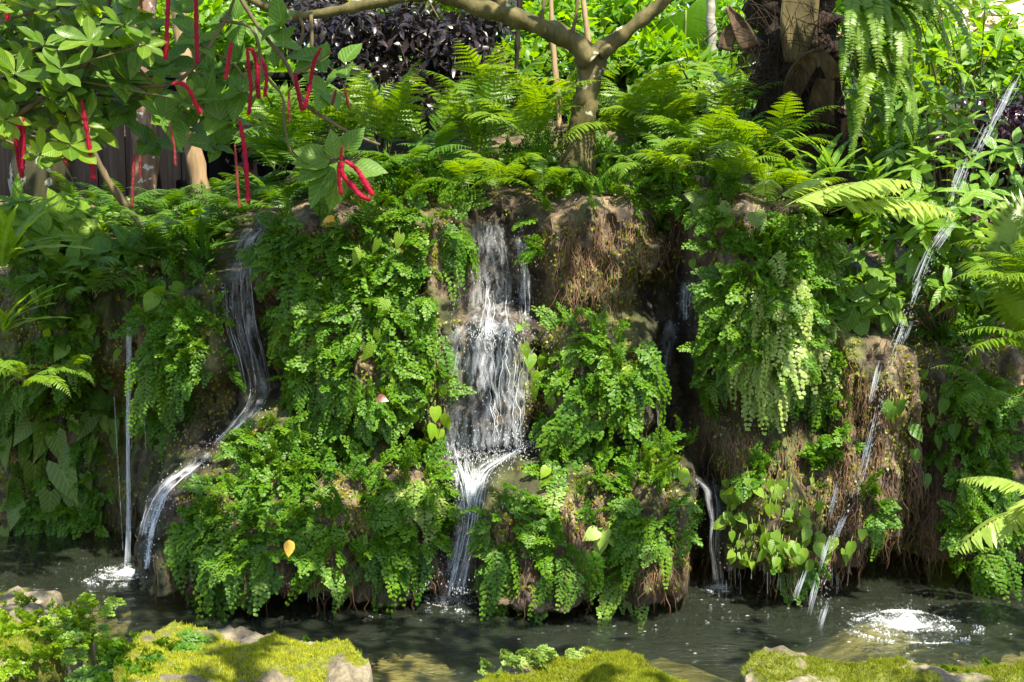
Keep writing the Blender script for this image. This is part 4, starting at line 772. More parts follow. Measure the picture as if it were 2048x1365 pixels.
for a in [(50, 770, 4.95, 'sword', 7, .75, 110), (120, 760, 5.1, 'sword', 5, .6, 90)]: fern(a[0], a[1], a[2], a[3], a[4], a[5], 'drooping lobed fern', a[6])
for a in [(2085, 620, 4.85, 'wood', 7, .8, 80, -70), (2090, 720, 4.8, 'wood', 7, .75, 70, -60), (2075, 1010, 4.7, 'pale', 6, .8, 70, -50), (1990, 800, 5.1, 'woodd', 6, .7, 120, -20), (1960, 610, 5.3, 'woodd', 6, .6, 150, 0), (2090, 560, 5.0, 'wood', 6, .7, 60, -80)]: fern(a[0], a[1], a[2], a[3], a[4], a[5], 'right edge fern', a[6], a[7])
e = empty('fern', P(1560, 420, 5.02), 'pale yellow green fern with two long fronds arching to the right in full sun', 'fern', 'feathery ferns on top of the rock')
for (dx, dy, dz, az, tl, s, k) in ((0, 0, .0, 98, .05, 1.25, 0), (.10, -.02, .02, 82, .1, 1.0, 1), (-.02, 0, .03, 40, .2, .65, 2), (-.05, .02, .04, -10, .2, .6, 0), (.18, 0, -.01, 88, -.1, 1.15, 2)):
    f = link_mesh('frond', FR['pale'][k], e); f.rotation_euler = (tl, 0, radians(az) + pi); f.scale = (s, s, s); f.location = (dx, dy, dz)
for a in [(1690, 0, 5.62), (1725, -15, 5.6), (1765, 5, 5.62), (1710, 95, 5.58), (1700, 190, 5.58), (1790, -30, 5.7), (1745, 120, 5.55), (1660, -20, 5.66)]:
    fern(a[0], a[1], a[2], 'boston', 6, 1.0 if a[1] < 90 else .8, 'sword fern with long fronds hanging', 45, 30, group='sword ferns on the palm trunk')
# ------------------------------------------------------------------ right hand shrubs
def rosettes(lst, base, label, seed, L=.115, nl=8, tm=(T_LANCE2, T_LANCE), mat='lance', name='glossy_shrub'):
    return node_plant(name, P(*base), [P(*n) for n in lst], list(tm), L, nl, M[mat], M['twig'], 'shrub', label, seed, up=.5, spread=(-.05, .6), stem_r=.006)
r = np.random.default_rng(9)
rosettes([(1925, 325, 5.3), (1870, 310, 5.4), (1860, 385, 5.3), (1935, 390, 5.25), (1885, 440, 5.2), (1945, 460, 5.25), (1830, 340, 5.4), (1800, 400, 5.3), (1900, 270, 5.5), (1990, 420, 5.3), (1960, 340, 5.4), (1850, 450, 5.2), (1920, 415, 5.2)], (1890, 640, 5.5), 'shrub with glossy leaf rosettes behind the water jet, right of the pale fern', 51)
rosettes([(1930, 510, 5.3), (1880, 520, 5.3), (1965, 540, 5.3), (1830, 500, 5.3), (1790, 480, 5.35), (1890, 570, 5.2), (1950, 580, 5.2), (1840, 560, 5.3), (1770, 540, 5.3), (1720, 500, 5.4), (1700, 560, 5.35)], (1880, 680, 5.5), 'low leafy shrub below the rosette shrub, over the right rocks', 52, L=.10)
rosettes([(1860, 110, 5.9), (1900, 60, 5.9), (1960, 90, 5.8), (2010, 60, 5.8), (1920, 140, 5.8), (1850, 180, 5.9), (1990, 150, 5.8), (2040, 120, 5.8), (1950, 190, 5.8), (1820, 240, 5.8), (1890, 220, 5.7), (2030, 30, 5.9), (1970, 10, 5.9), (1880, 10, 6.), (1800, 150, 6), (1840, 40, 6.1), (1930, 250, 5.6), (1790, 300, 5.7)], (1900, 560, 6.0), 'tall leafy shrub at the upper right in front of the tiled roof', 53, L=.12)
rosettes([(1990, 300, 5.4), (2030, 290, 5.4), (2020, 330, 5.4), (1980, 380, 5.35), (2035, 370, 5.4)], (2030, 600, 5.6), 'small leafy shrub at the right edge below the maroon hedge', 54, L=.10)
rosettes([(1780, 620, 5.15), (1740, 590, 5.2), (1710, 620, 5.2), (1760, 560, 5.25)], (1750, 680, 5.4), 'broad dull leaves behind the bare brown rock finger', 55, L=.10, tm=(T_OVATE,), mat='ovate')
# fan palm leaves
def fan_mesh(seed, R=.30, seg=26, span=200):
    rr = np.random.default_rng(seed); q = MB(); a = np.radians(np.linspace(-span / 2, span / 2, 2 * seg + 1)); V = [(0, 0, 0)]
    for ring, rad in enumerate((.35, .72, 1.0)):
        for i, t in enumerate(a):
            k = 1.0 if i % 2 else (.99 if ring < 1 else (.95 if ring == 1 else .70)); z = (.02 if i % 2 else -.014) * rad - .22 * rad ** 2 * (.3 + .7 * abs(t) / 1.6)
            V.append((R * rad * k * sin(t), R * rad * k * cos(t), R * z * 1.3))
    n = 2 * seg + 1; I = 1 + np.arange(3 * n).reshape(3, n)
    q.add(np.array(V), [np.stack([np.zeros(n - 1, int), I[0, 1:], I[0, :-1]], -1), np.stack([I[:-1, :-1], I[:-1, 1:], I[1:, 1:], I[1:, :-1]], -1).reshape(-1, 4)]); return q
def fanleaf(u, v, Y, R, rot, label, seed=1, mat='palmleaf', petiole=None):
    o = empty('fan_palm_leaf', P(u, v, Y), label, 'palm leaf'); f = fan_mesh(seed, R).build('blade', M[mat], o); f.rotation_euler = rot
    q = MB(); pe = np.array(petiole if petiole is not None else (.0, .05, -.45)); tube(q, smooth_path(np.array([(0, 0, 0), pe * .5 + (0, -.0, .03), pe]), 8), np.linspace(.005, .008, 8), 5); q.build('petiole', M['rachis'], o)
fanleaf(2085, 500, 5.0, .24, (radians(72), radians(0), radians(10)), 'pleated fan palm leaf entering at the right edge', 2)
fanleaf(2090, 570, 4.95, .22, (radians(100), radians(-70), radians(0)), 'narrow side view of a fan palm leaf at the right edge', 3)
fanleaf(1372, 20, 7.2, .22, (radians(80), radians(150), 0), 'backlit fan palm leaf hanging at the top, left of the grey trunk', 4, 'bright')
fanleaf(1720, -20, 7.6, .2, (radians(80), radians(200), 0), 'small fan palm leaf at the top edge right of the palm trunk', 5, 'bright')

# ------------------------------------------------------------------ background shrubs and trees
for (u, v, Y, ru, rv) in ((50, 470, 5.8, 80, 45), (170, 490, 5.75, 80, 36), (290, 480, 5.8, 80, 36), (390, 450, 5.9, 70, 36), (240, 430, 6.3, 70, 36), (360, 420, 6.5, 70, 36), (90, 560, 5.5, 80, 24), (780, 350, 5.6, 60, 24), (920, 350, 5.7, 60, 24), (1340, 330, 5.6, 60, 26), (1060, 330, 5.9, 60, 24), (640, 350, 5.7, 50, 28)): bush(u, v, Y, ru, rv, 'mid', 260, .075, 'low leafy bush', T_LANCE2, .25, group='low bushes on top of the rock')
for (u, v, Y, ru, rv, nl) in ((690, 70, 6.7, 95, 90, 1500), (800, 60, 6.8, 110, 90, 1700), (910, 90, 6.7, 100, 90, 1500), (830, 170, 6.6, 110, 70, 1400), (720, 170, 6.6, 90, 70, 1200), (960, 160, 6.7, 80, 70, 1100), (640, 30, 7.0, 80, 70, 900), (980, 30, 7.0, 70, 60, 900), (850, 220, 6.45, 90, 60, 900), (760, 210, 6.5, 90, 60, 900), (580, 40, 7.4, 70, 70, 500)):
    bush(u, v, Y, ru, rv, 'purple', int(nl * .46), .07, 'purple black leaved shrub', T_LO, group='purple black shrubs')
for (u, v, Y, ru, rv, nl) in ((1990, 250, 6.3, 130, 70, 1500), (2040, 340, 6.2, 110, 70, 1300), (1900, 330, 6.6, 90, 70, 900), (2000, 440, 6.0, 110, 60, 900)):
    bush(u, v, Y, ru, rv, 'maroon', nl, .05, 'dark maroon hedge plant', T_LO, group='maroon hedge')
for (u, v, Y, ru, rv, kd, nl) in ((450, 70, 8.0, 110, 90, 'bright', 900), (560, 130, 8.3, 100, 90, 'bright', 800), (330, 60, 8.2, 120, 100, 'bright', 900), (190, 80, 8.0, 120, 100, 'bright', 900), (50, 90, 8.0, 120, 110, 'mid', 900), (1100, 60, 7.8, 100, 90, 'bright', 900), (1230, 130, 7.2, 100, 80, 'mid', 1000), (1330, 130, 7.0, 90, 70, 'bright', 900), (1260, 30, 8.2, 120, 80, 'bright', 900), (1400, 180, 6.7, 80, 80, 'mid', 900), (1490, 60, 8.2, 100, 90, 'bright', 900), (1460, 200, 6.9, 80, 70, 'mid', 800), (1750, 60, 7.8, 120, 90, 'mid', 900), (1800, 200, 6.9, 90, 90, 'mid', 1000), (1860, 110, 7.4, 100, 90, 'bright', 800), (1990, 110, 7.2, 100, 60, 'bright', 800), (2040, 180, 6.9, 90, 60, 'bright', 700), (1780, 330, 6.3, 80, 80, 'mid', 900), (1850, 430, 6.1, 80, 70, 'mid', 800), (1060, 150, 7.4, 90, 80, 'mid', 900), (560, 230, 7.0, 80, 60, 'mid', 600), (1300, 220, 6.6, 80, 50, 'mid', 800), (1950, 560, 5.8, 90, 60, 'mid', 700), (1700, 430, 5.9, 70, 50, 'mid', 600), (880, -10, 8.6, 150, 80, 'bright', 800), (680, 0, 8.8, 120, 80, 'bright', 700), (1720, 590, 5.55, 60, 40, 'mid', 500), (430, 230, 7.2, 60, 60, 'mid', 400)):
    bush(u, v, Y, ru, rv, kd, nl, .10 if kd == 'bright' else .09, {'bright': 'sunlit yellow green shrub', 'mid': 'mid green leafy shrub'}[kd])
for i, (u, Y) in enumerate(((-100, 11), (250, 12), (560, 11.5), (860, 12.5), (1150, 11.5), (1450, 12), (1750, 14), (2150, 15))):
    s = mpp(Y); p = P(u, 420, Y); e = empty('garden_tree', p, None, 'tree', 'trees at the back of the garden'); rr = np.random.default_rng(700 + i); q = MB(); tube(q, np.array([(0, 0, 0), (.05, 0, 1.2), (-.03, 0, 2.4)]), [.1, .08, .05], 8); q.build('trunk', M['bark_grey'], e); q = MB(); n = 2600
    d = ball_dirs(rr, n) * (rr.uniform(.1, 1, n) ** .4)[:, None]; tw = ball_dirs(rr, 120); w = tw[rr.integers(120, size=n)]; pos = (w * .7 + d * .35) * (1.25, .9, 1.3) + (0, 0, 1.7); stamp(q, T_LO, pos, norm(d + (0, 0, -.3)), norm(rr.normal(0, .5, (n, 3)) + (0, -.2, 1)), .17 * rr.uniform(.6, 1.2, n)); q.build('crown', M['bright' if i % 2 else 'mid'], e); place_label(e, 'blurred far garden tree', u, 0)

# ------------------------------------------------------------------ single leaves hanging on the rock
def leafset(name, lst, tm, mat, label, cat='plant', seed=0, stemmat='rachis'):
    """lst: (u, v, length_px, angle); leaves with short stalks, hanging from the rock"""
    global r
    r = np.random.default_rng(seed); o0 = S(lst[0][0], lst[0][1]); e = empty(name, o0, label, cat); q, qs = MB(), MB()
    for (u, v, lp, a) in lst:
        Y = float(Sdep(u, v)) - r.uniform(.05, .09); L = lp * Y / FPX; one_leaf(q, u, v, Y, L * r.uniform(.8, 1.1), a + r.normal(0, 8), tm[r.integers(len(tm))] if isinstance(tm, list) else tm, 0, (r.normal(0, .45), -.8, .55 + r.normal(0, .2)), .3, o0, r.normal(0, .25))
        b0 = S(u + r.normal(0, 4), v - 8) - o0; tip = P(u, v, Y) - o0; tube(q, smooth_path(np.array([b0, (b0 + tip) / 2 + (0, -.01, .02), tip]), 5), .0016, 4, 1, cap=False)
    q.build('foliage', [M[mat], M[stemmat]], e); return e
leafset('arrow_vine', [(92, 845, 85, 5), (70, 930, 80, 10), (120, 930, 85, -15), (55, 890, 70, 30), (100, 985, 70, 0), (140, 985, 60, -25), (150, 840, 45, 20), (180, 835, 55, 15), (205, 830, 50, -10), (190, 880, 60, 10), (225, 840, 45, -20), (20, 960, 70, 20), (35, 1010, 60, 10), (15, 880, 80, 5), (140, 900, 60, 30), (230, 870, 50, 0), (60, 845, 60, 40), (170, 950, 45, -10), (10, 1060, 50, 20), (110, 870, 70, -20)], [T_ARROW, T_ARROW], 'arrow', 'arrow shaped leaves drooping in the dark hollow behind the water spout', 'plant', 61)
leafset('yellow_vine', [(1050, 690, 30, 0), (1062, 710, 40, 15), (1085, 705, 50, -10), (1075, 740, 44, 20), (1095, 745, 50, 0), (1120, 715, 40, -20), (1070, 775, 40, 10), (1098, 785, 40, -5), (1112, 760, 44, -25), (1050, 645, 28, 5), (1045, 655, 26, 80)], [T_HEART, T_OVATE], 'yel', 'yellow green broad leaves at the right edge of the lower central waterfall', 'plant', 62)
leafset('yellow_vine', [(855, 765, 34, 10), (880, 770, 30, -15), (845, 800, 34, 30), (870, 815, 34, 0), (890, 825, 36, -10), (830, 830, 34, 20), (860, 845, 40, -20), (810, 845, 30, 10), (880, 860, 30, 5)], [T_HEART, T_OVATE], 'yel', 'yellow green leaves at the left edge of the lower central waterfall', 'plant', 63)
leafset('yellow_vine', [(1090, 905, 34, 0), (1110, 925, 40, 20), (1130, 905, 36, -20), (1150, 915, 30, 0), (1095, 935, 34, 30), (1165, 900, 26, -40)], [T_HEART], 'yel', 'small clump of yellow leaves on the mossy shelf right of the white chute', 'plant', 64)
leafset('yellow_vine', [(1350, 935, 48, 25), (1362, 940, 44, -20), (1340, 950, 40, 60)], [T_HEART], 'yel', 'three bright leaves hanging at the foot of the dark wet channel', 'plant', 65)
leafset('pale_leaf', [(1210, 1060, 44, 30), (1200, 1070, 58, 0), (1195, 1062, 40, 60), (1215, 1066, 34, -30)], [T_HEART], 'fern_pale', 'large pale crumpled leaves hanging on the brown rock over the middle of the pond', 'plant', 66)
rr = np.random.default_rng(8)
leafset('heart_creeper', [(float(rr.uniform(1445, 1640)), float(rr.uniform(945, 1140)), float(rr.uniform(16, 36)), float(rr.normal(0, 25))) for k in range(75)], [T_HEART, T_HEART, T_OVATE], 'broad', 'creeper with many small heart shaped leaves on the lower right rock', 'plant', 67)
leafset('heart_creeper', [(1640, 1070, 36, 0), (1668, 1075, 34, 10), (1690, 1100, 36, -15), (1702, 1085, 34, 0), (1655, 1105, 30, 5), (1605, 1095, 36, 0), (1725, 1060, 26, 10), (1745, 1100, 26, 0)], [T_OVATE, T_HEART], 'broad', 'few separate heart leaves just above the pond at the foot of the rock finger', 'plant', 68)
leafset('heart_creeper', [(1800, 800, 40, -15), (1785, 810, 34, 0), (1780, 800, 30, 20), (1820, 850, 44, -40), (1845, 780, 34, 0), (1860, 830, 34, -10), (1830, 900, 30, -10), (1870, 870, 40, -20), (1890, 800, 40, 10), (1880, 920, 34, 0), (1850, 950, 30, 0), (1910, 850, 34, 10), (1855, 740, 30, 20)], [T_HEART, T_OVATE], 'lance', 'leafy creeper right of the bare brown rock finger', 'plant', 69)
leafset('heart_leaf', [(1882, 1130, 78, 2)], [T_HEART], 'broad', 'single large glossy heart leaf hanging down to the pond at lower right', 'leaf', 70)
leafset('heart_leaf', [(2000, 930, 60, 10), (1990, 935, 40, 50), (2015, 1010, 50, -20)], [T_ARROW], 'arrow', 'dull arrow leaf among the ferns near the right edge', 'leaf', 71)
leafset('heart_leaf', [(1385, 520, 28, 0), (1400, 505, 16, 0)], [T_HEART], 'broad', 'lone pale heart leaf at the top of the dark wet channel', 'leaf', 72)
leafset('pale_leaf', [(1510, 425, 54, -15), (1525, 430, 40, 10), (1420, 400, 60, 80), (1410, 405, 50, 30), (1400, 400, 44, 100), (1440, 410, 40, -50)], [T_ARROW, T_HEART], 'arrow', 'light green lobed leaves at the top of the right fern bank', 'plant', 73)
leafset('pale_leaf', [(1330, 318, 66, -85), (1345, 310, 60, -100), (1390, 320, 44, -60), (1330, 330, 60, -40), (1300, 315, 50, 95)], [T_LANCE2], 'fern_pale', 'pale sunlit lance leaves beside the foot of the forked tree', 'plant', 74)
leafset('green_vine', [(755, 480, 40, 10), (720, 500, 44, 20), (770, 600, 40, 5), (740, 560, 34, -20), (690, 520, 34, 30), (800, 470, 30, 0), (755, 660, 34, 0), (745, 690, 40, 15), (730, 530, 30, 0)], [T_ARROW, T_HEART], 'broad', 'vine with arrow leaves among the ferns left of the upper central waterfall', 'plant', 75)
leafset('green_vine', [(330, 580, 50, 60), (345, 570, 44, -60), (180, 640, 40, 70), (170, 650, 44, 20), (240, 700, 30, 20), (130, 690, 40, 40), (310, 590, 40, 10), (60, 700, 40, 10), (90, 660, 34, -20)], [T_ARROW, T_HEART], 'broad', 'lobed green leaves on top of the left ledge beside the water spout', 'plant', 76)
def dead(u, v, lp, a, mat, label, tm=T_OVATE, off=.05):
    global r
    r = np.random.default_rng(int(u)); q = MB(); Y = float(Sdep(u, v)) - off; o = P(u, v, Y); one_leaf(q, u, v, Y, lp * Y / FPX, a, tm, 0, (.2, -.9, .5), .1, o); d = q.build('dead_leaf', M[mat]); d.location = tuple(o); tag(d, label, 'dead leaf')
dead(668, 440, 30, 70, 'deadleaf', 'yellow dead leaf lying on wet rock at the top of the dark left waterfall', T_HEART, .12)
dead(756, 796, 24, -80, 'deadred', 'red brown dead leaf caught in the ferns left of the lower central waterfall', T_HEART, .14)
dead(578, 1080, 36, 0, 'deadleaf', 'orange withered leaf hanging in the fern curtain over the dark overhang', T_OVATE2, .16)
# ------------------------------------------------------------------ cover and rootlets on the bare rock
cv = MB(); rr = np.random.default_rng(77); n = 70000; u = rr.uniform(-60, 2110, n); v = rr.uniform(285, 1180, n)
ok = (fbm(st3(u / 70, v / 70), 3, 5) + .55 * fbm(st3(u / 17, v / 17), 2, 6) > -.08) & (wetmap(u, v) < .55) & (Sdep(u, v) < 7.2); u, v = u[ok], v[ok]
p = S(u, v); nn = Snorm(u, v, 8); k = len(u); stamp(cv, T_HEART, p + nn * .006, norm(rr.normal(0, .6, (k, 3)) + (0, -.2, -.9)), norm(nn + rr.normal(0, .45, (k, 3)) + (0, 0, .4)), rr.uniform(.005, .015, k))
tag(cv.build('creeping_cover', M['cover']), 'tiny creeping leaves and moss on the rock face', 'ground cover', kind='stuff')
rt = MB()
for (cx, cyy, rx, ry, n) in ((1170, 540, 80, 110, 260), (1300, 470, 70, 40, 140), (1130, 1080, 160, 70, 260), (1500, 880, 150, 70, 260), (1720, 1000, 90, 120, 300), (1860, 980, 50, 130, 380), (880, 760, 20, 90, 60), (600, 1130, 280, 40, 200), (1350, 1120, 60, 40, 80), (1620, 1090, 80, 50, 160), (220, 1000, 60, 60, 60), (1740, 800, 60, 90, 140), (1290, 1130, 100, 40, 100), (1560, 1150, 160, 20, 160)):
    for k in range(n):
        u = rr.normal(cx, rx * .6); v = rr.normal(cyy, ry * .6); l = rr.uniform(18, 80); m = 6; vs = v + np.linspace(0, l, m); us = u + np.cumsum(rr.normal(0, l * .07, m)); Y = np.minimum.accumulate(Sdep(us, vs)) - .012 - .02 * rr.uniform(0, 1) * np.sin(np.linspace(0, 3, m)); Y = np.maximum(Y, Y[0] - .06)
        tube(rt, P(us, vs, Y), np.linspace(.0022, .0008, m) * rr.uniform(.6, 1.3), 3, 0, cap=False)
tag(rt.build('rootlets', M['rootlet']), 'brown rootlets hanging over the bare rock', 'rootlets', kind='stuff')

# ================================================================== water
def strands(mb, path, n, rmin=.0006, rmax=.0020, lmin=.25, lmax=.8, off=.022, jitter=1.0, seed=0, flat=1.0):
    rr = np.random.default_rng(seed); path = np.array(path, float); bun = np.clip(rr.normal(0, .28, max(4, n // 22)), -.5, .5); bd = [np.cumsum(rr.normal(0, .02, 12)) for _ in bun]
    for k in range(n):
        s0 = rr.uniform(0, 1 - lmin * .6); s1 = min(1, s0 + rr.uniform(lmin, lmax)); m = 12; q = smooth_path(path, 40); t = np.linspace(s0, s1, m) * 39; i = np.minimum(t.astype(int), 38); f = (t - i)[:, None]; q = q[i] * (1 - f) + q[i + 1] * f
        jb = rr.integers(len(bun)); a = (bun[jb] + rr.normal(0, .05)) if rr.uniform() < .8 else rr.uniform(-.5, .5); drift = bd[jb] + np.cumsum(rr.normal(0, .008, m)); w = q[:, 2]; us = q[:, 0] + (a + drift) * w; vs = q[:, 1] + rr.normal(0, 1, m)
        Y = np.minimum.accumulate(Sdep(us, vs)) - off * rr.uniform(.5, 1.6); r0 = rr.uniform(rmin, rmax) ; R = r0 * np.sin(np.linspace(.15, 3.0, m)) ** .8 * rr.uniform(.75, 1.2, m)
        tube(mb, P(us, vs, Y), R, 5, 0, cap=False, flat=flat)
def drops(mb, path, n, spread=.7, size=(.0006, .0018), seed=0, off=.04, stretch=2.5):
    rr = np.random.default_rng(seed); q = smooth_path(np.array(path, float), 40)[rr.integers(0, 40, n)]; u = q[:, 0] + rr.normal(0, spread, n) * q[:, 2]; v = q[:, 1] + rr.normal(0, 14, n); Y = Sdep(u, v) - off * rr.uniform(.3, 2, n); s = rr.uniform(*size, n)
    stamp(mb, T_ICO, P(u, v, Y), np.stack([rr.normal(0, .15, n), np.zeros(n), -np.ones(n)], -1), np.array([0, -1, .01]), s * rr.uniform(1, stretch, n), 0, s)
def veil_material():
    m, nt, out, N, L = newmat('water_veil')
    at = N("Attribute", attribute_name='flow'); sp = N("SeparateXYZ"); L(at.outputs["Vector"], sp.inputs[0]); cb = N("CombineXYZ")
    L(sp.outputs[0], cb.inputs[0]); L(sp.outputs[1], cb.inputs[1])
    mp = N("Mapping"); mp.inputs["Scale"].default_value = (62, 9, 1); L(cb.outputs[0], mp.inputs[0]); n1 = N("TexNoise"); n1.inputs["Scale"].default_value = 1; n1.inputs["Detail"].default_value = 3; n1.inputs["Roughness"].default_value = .6; n1.inputs["Distortion"].default_value = .04; L(mp.outputs[0], n1.inputs["Vector"])
    m2 = N("Mapping"); m2.inputs["Scale"].default_value = (20, 5, 1); L(cb.outputs[0], m2.inputs[0]); n2 = N("TexNoise"); n2.inputs["Scale"].default_value = 1; n2.inputs["Detail"].default_value = 2; L(m2.outputs[0], n2.inputs["Vector"])
    r1 = ramp(N, [(.45, (0, 0, 0)), (.74, (1, 1, 1))]); L(n1.outputs[0], r1.inputs[0]); r2 = ramp(N, [(.38, (.03, .03, .03)), (.66, (1, 1, 1))]); L(n2.outputs[0], r2.inputs[0])
    a = N("Math", operation='MULTIPLY'); L(r1.outputs[0], a.inputs[0]); L(r2.outputs[0], a.inputs[1]); b = N("Math", operation='MULTIPLY'); L(a.outputs[0], b.inputs[0]); L(sp.outputs[2], b.inputs[1])
    tr = N("BsdfTransparent"); pb = N("BsdfPrincipled"); pb.inputs["Base Color"].default_value = (.78, .81, .84, 1); pb.inputs["Roughness"].default_value = .25; bp = N("Bump"); bp.inputs["Strength"].default_value = .5; bp.inputs["Distance"].default_value = .01; L(n1.outputs[0], bp.inputs["Height"]); L(bp.outputs[0], pb.inputs["Normal"])
    ms = N("MixShader"); L(b.outputs[0], ms.inputs[0]); L(tr.outputs[0], ms.inputs[1]); L(pb.outputs[0], ms.inputs[2]); L(ms.outputs[0], out.inputs[0]); return m
M['veil'] = veil_material()
def veil(e, path, o0, seed, layers=3, off=.02, alpha=.85):
    rr = np.random.default_rng(seed); q = smooth_path(np.array(path, float), 90); na = 26; mb = MB(); fl = []; ln = 0
    for k in range(layers):
        A = np.linspace(-.62, .62, na); wob = fbm(st3(np.arange(90) / 14. + k * 9, np.zeros(90)), 2, seed); US = q[:, 0][:, None] + (A[None] + .06 * wob[:, None]) * q[:, 2][:, None]; VS = q[:, 1][:, None] + 6 * fbm(st3(np.broadcast_to(A * 5, US.shape), np.full(US.shape, k * 3.)), 2, seed)
        Y = np.minimum.accumulate(Sdep(US, VS), axis=0); Y = Y - off * (.6 + .5 * k) - .008 * fbm(st3(US / 16, VS / 110), 2, seed + k); V = P(US, VS, Y) - o0
        dl = np.concatenate([[0], np.cumsum(np.linalg.norm(np.diff(V[:, na // 2], axis=0), axis=1))]); W = (A[None] * q[:, 2][:, None]) * 5.1 / FPX + k * 3.7 + seed
        t = np.linspace(0, 1, 90)[:, None]; ed = (1 - np.abs(A[None] / .62) ** 2.5) * sst(0, .05, t) * (1 - sst(.93, 1, t)) * (1.0 - .12 * k)
        I = np.arange(90 * na).reshape(90, na); mb.add(V, [np.stack([I[:-1, :-1], I[:-1, 1:], I[1:, 1:], I[1:, :-1]], -1).reshape(-1, 4)]); fl.append(np.stack([W, np.broadcast_to(dl[:, None] + k * 2.1, W.shape), np.broadcast_to(ed * alpha, W.shape)], -1).reshape(-1, 3))
    o = mb.build('veil', M['veil'], e); a = o.data.attributes.new('flow', 'FLOAT_VECTOR', 'POINT'); a.data.foreach_set('vector', np.concatenate(fl).astype(np.float32).ravel()); return o
def fall(name, key, ns, nd, label, seed, al=.72, **k):
    e = empty(name, S(FALLS[key][0][0][0], FALLS[key][0][0][1]), label, 'waterfall'); o0 = np.array(e.location); a, d = MB(), MB()
    for i, p in enumerate(FALLS[key]):
        veil(e, p, o0, seed + i * 3, alpha=al); a = MB(); strands(a, p, int(ns * .05 * (1 if i == 0 else .6)), seed=seed + i, **k); drops(d, p, int(nd * (1 if i == 0 else .6)), seed=seed + 9 + i); a.v = [x - o0 for x in a.v]; a.build('stream', M['fall'], e)
    if key == 'chute':
        for (a_, b_, n_) in ((1040, 885, 260), (960, 905, 320), (920, 900, 220), (900, 1185, 260), (985, 668, 300)): drops(d, [(a_ - 40, b_, 60), (a_ + 40, b_ + 8, 60)], n_, .35, seed=int(a_), off=.09, stretch=3.5)
    d.v = [x - o0 for x in d.v]; tag(d.build('droplets', M['foam'], e), kind='stuff'); return e
fall('waterfall', 'left', 260, 500, 'waterfall in shade down the dark rock at left, bending at its foot', 201, rmax=.0012, al=.40)
fall('waterfall', 'slope', 150, 200, 'short cascade sliding down the mossy slope to the left end of the pond', 202, rmax=.003)
fall('waterfall', 'upper', 190, 500, 'upper drop of the central waterfall, thin streams from the top lip', 203, rmax=.0026, al=.55)
fall('waterfall', 'lower', 330, 1100, 'lower drop of the central waterfall spreading over a rounded ledge', 204, rmax=.0020, al=.55)
fall('waterfall', 'chute', 330, 700, 'white chute where the central waterfall rushes down to the pond', 205, rmax=.0036, off=.035)
fall('waterfall', 'trickle', 90, 60, 'thin trickle in the dark wet channel right of the centre', 206, rmax=.0014, al=.45)
fall('waterfall', 'smallfall', 80, 180, 'small waterfall dropping into the pond right of the centre', 207, rmax=.002)
# glossy wet sheets behind the strands are the rock's own wetness; the spout is a smooth stream
se = empty('water_spout', P(255, 655, 5.2), 'smooth narrow stream of water falling free from the left ledge', 'waterfall'); o0 = np.array(se.location); q = MB(); rr = np.random.default_rng(5)
Ysp = float(Sdep(257, 700)) - .03
for k in range(26):
    a = rr.uniform(0, 6.28); m = 34; t = np.linspace(0, 1, m); vs = 648 + t * (1146 - 648); rad = (7 - 3.0 * np.sin(t * pi) ** .7) * rr.uniform(.3, 1); tw = a + t * rr.uniform(2, 6); us = 259 - 5 * t + rad * np.cos(tw) + 2.2 * np.sin(t * 9 + 1) * t + rr.normal(0, .4, m); Y = Ysp - .05 * t + rad * np.sin(tw) * .0018
    Y = Y + (Sdep(258, 650) - Ysp) * np.clip(1 - t * 14, 0, 1); tube(q, P(us, vs, Y) - o0, .0016 * rr.uniform(.7, 1.5, m), 4, 0, cap=False)
q.build('stream', M['jet'], se)
q = MB(); t = np.linspace(0, 1, 30); tube(q, P(259 - 5 * t + 2.2 * np.sin(t * 9 + 1) * t, 648 + t * 498, Ysp - .05 * t) - o0, (.0095 - .004 * np.sin(t * pi)) * (1 + .25 * np.sin(t * 23) * t), 9, 0, nz=.5, nscale=60, cap=False); q.build('core', M['clear'], se)
q = MB()
for (u0, v0, u1, v1) in ((228, 790, 246, 1100), (286, 790, 292, 900), (272, 780, 262, 900)): 
    t = np.linspace(0, 1, 14); tube(q, P(u0 + (u1 - u0) * t, v0 + (v1 - v0) * t, Ysp - .02) - o0, .0014, 4, 0, cap=False)
q.build('side_trickle', M['clear'], se)
# pulsing jet of water at the right: separate slugs along its arc
je = empty('water_jet', P(2030, 160, 5.0), 'broken arc of water slugs falling from the upper right into the pond', 'water jet'); o0 = np.array(je.location)
for (u0, v0, u1, v1, wd) in ((2034, 155, 2006, 212, 16), (2010, 198, 1984, 250, 16), (1984, 246, 1954, 306, 18), (1928, 330, 1906, 384, 16), (1898, 452, 1870, 492, 16), (1858, 505, 1838, 556, 15), (1836, 566, 1822, 606, 12), (1816, 640, 1791, 706, 20), (1756, 735, 1742, 792, 10), (1746, 850, 1722, 950, 12), (1674, 972, 1660, 1026, 10), (1690, 1024, 1668, 1076, 12), (1657, 1080, 1640, 1132, 12), (1606, 1150, 1590, 1196, 13), (1632, 1172, 1620, 1218, 10), (1652, 1210, 1638, 1256, 10)):
    q = MB(); ya = 4.95 - .30 * (v0 - 155) / 1100
    for k in range(16):
        a = rr.normal(0, .32); s0 = rr.uniform(-.25, .5); s1 = rr.uniform(.5, 1.25); t = np.linspace(s0, s1, 7); us = u0 + (u1 - u0) * t + a * wd; vs = v0 + (v1 - v0) * t + rr.normal(0, 2); tube(q, P(us, vs, np.full(7, ya + rr.normal(0, .01))) - o0, .0017 * rr.uniform(.5, 1.4) * np.sin(np.linspace(.3, 2.9, 7)), 4, 0, cap=False)
    q.build('slug', M['jet'], je)
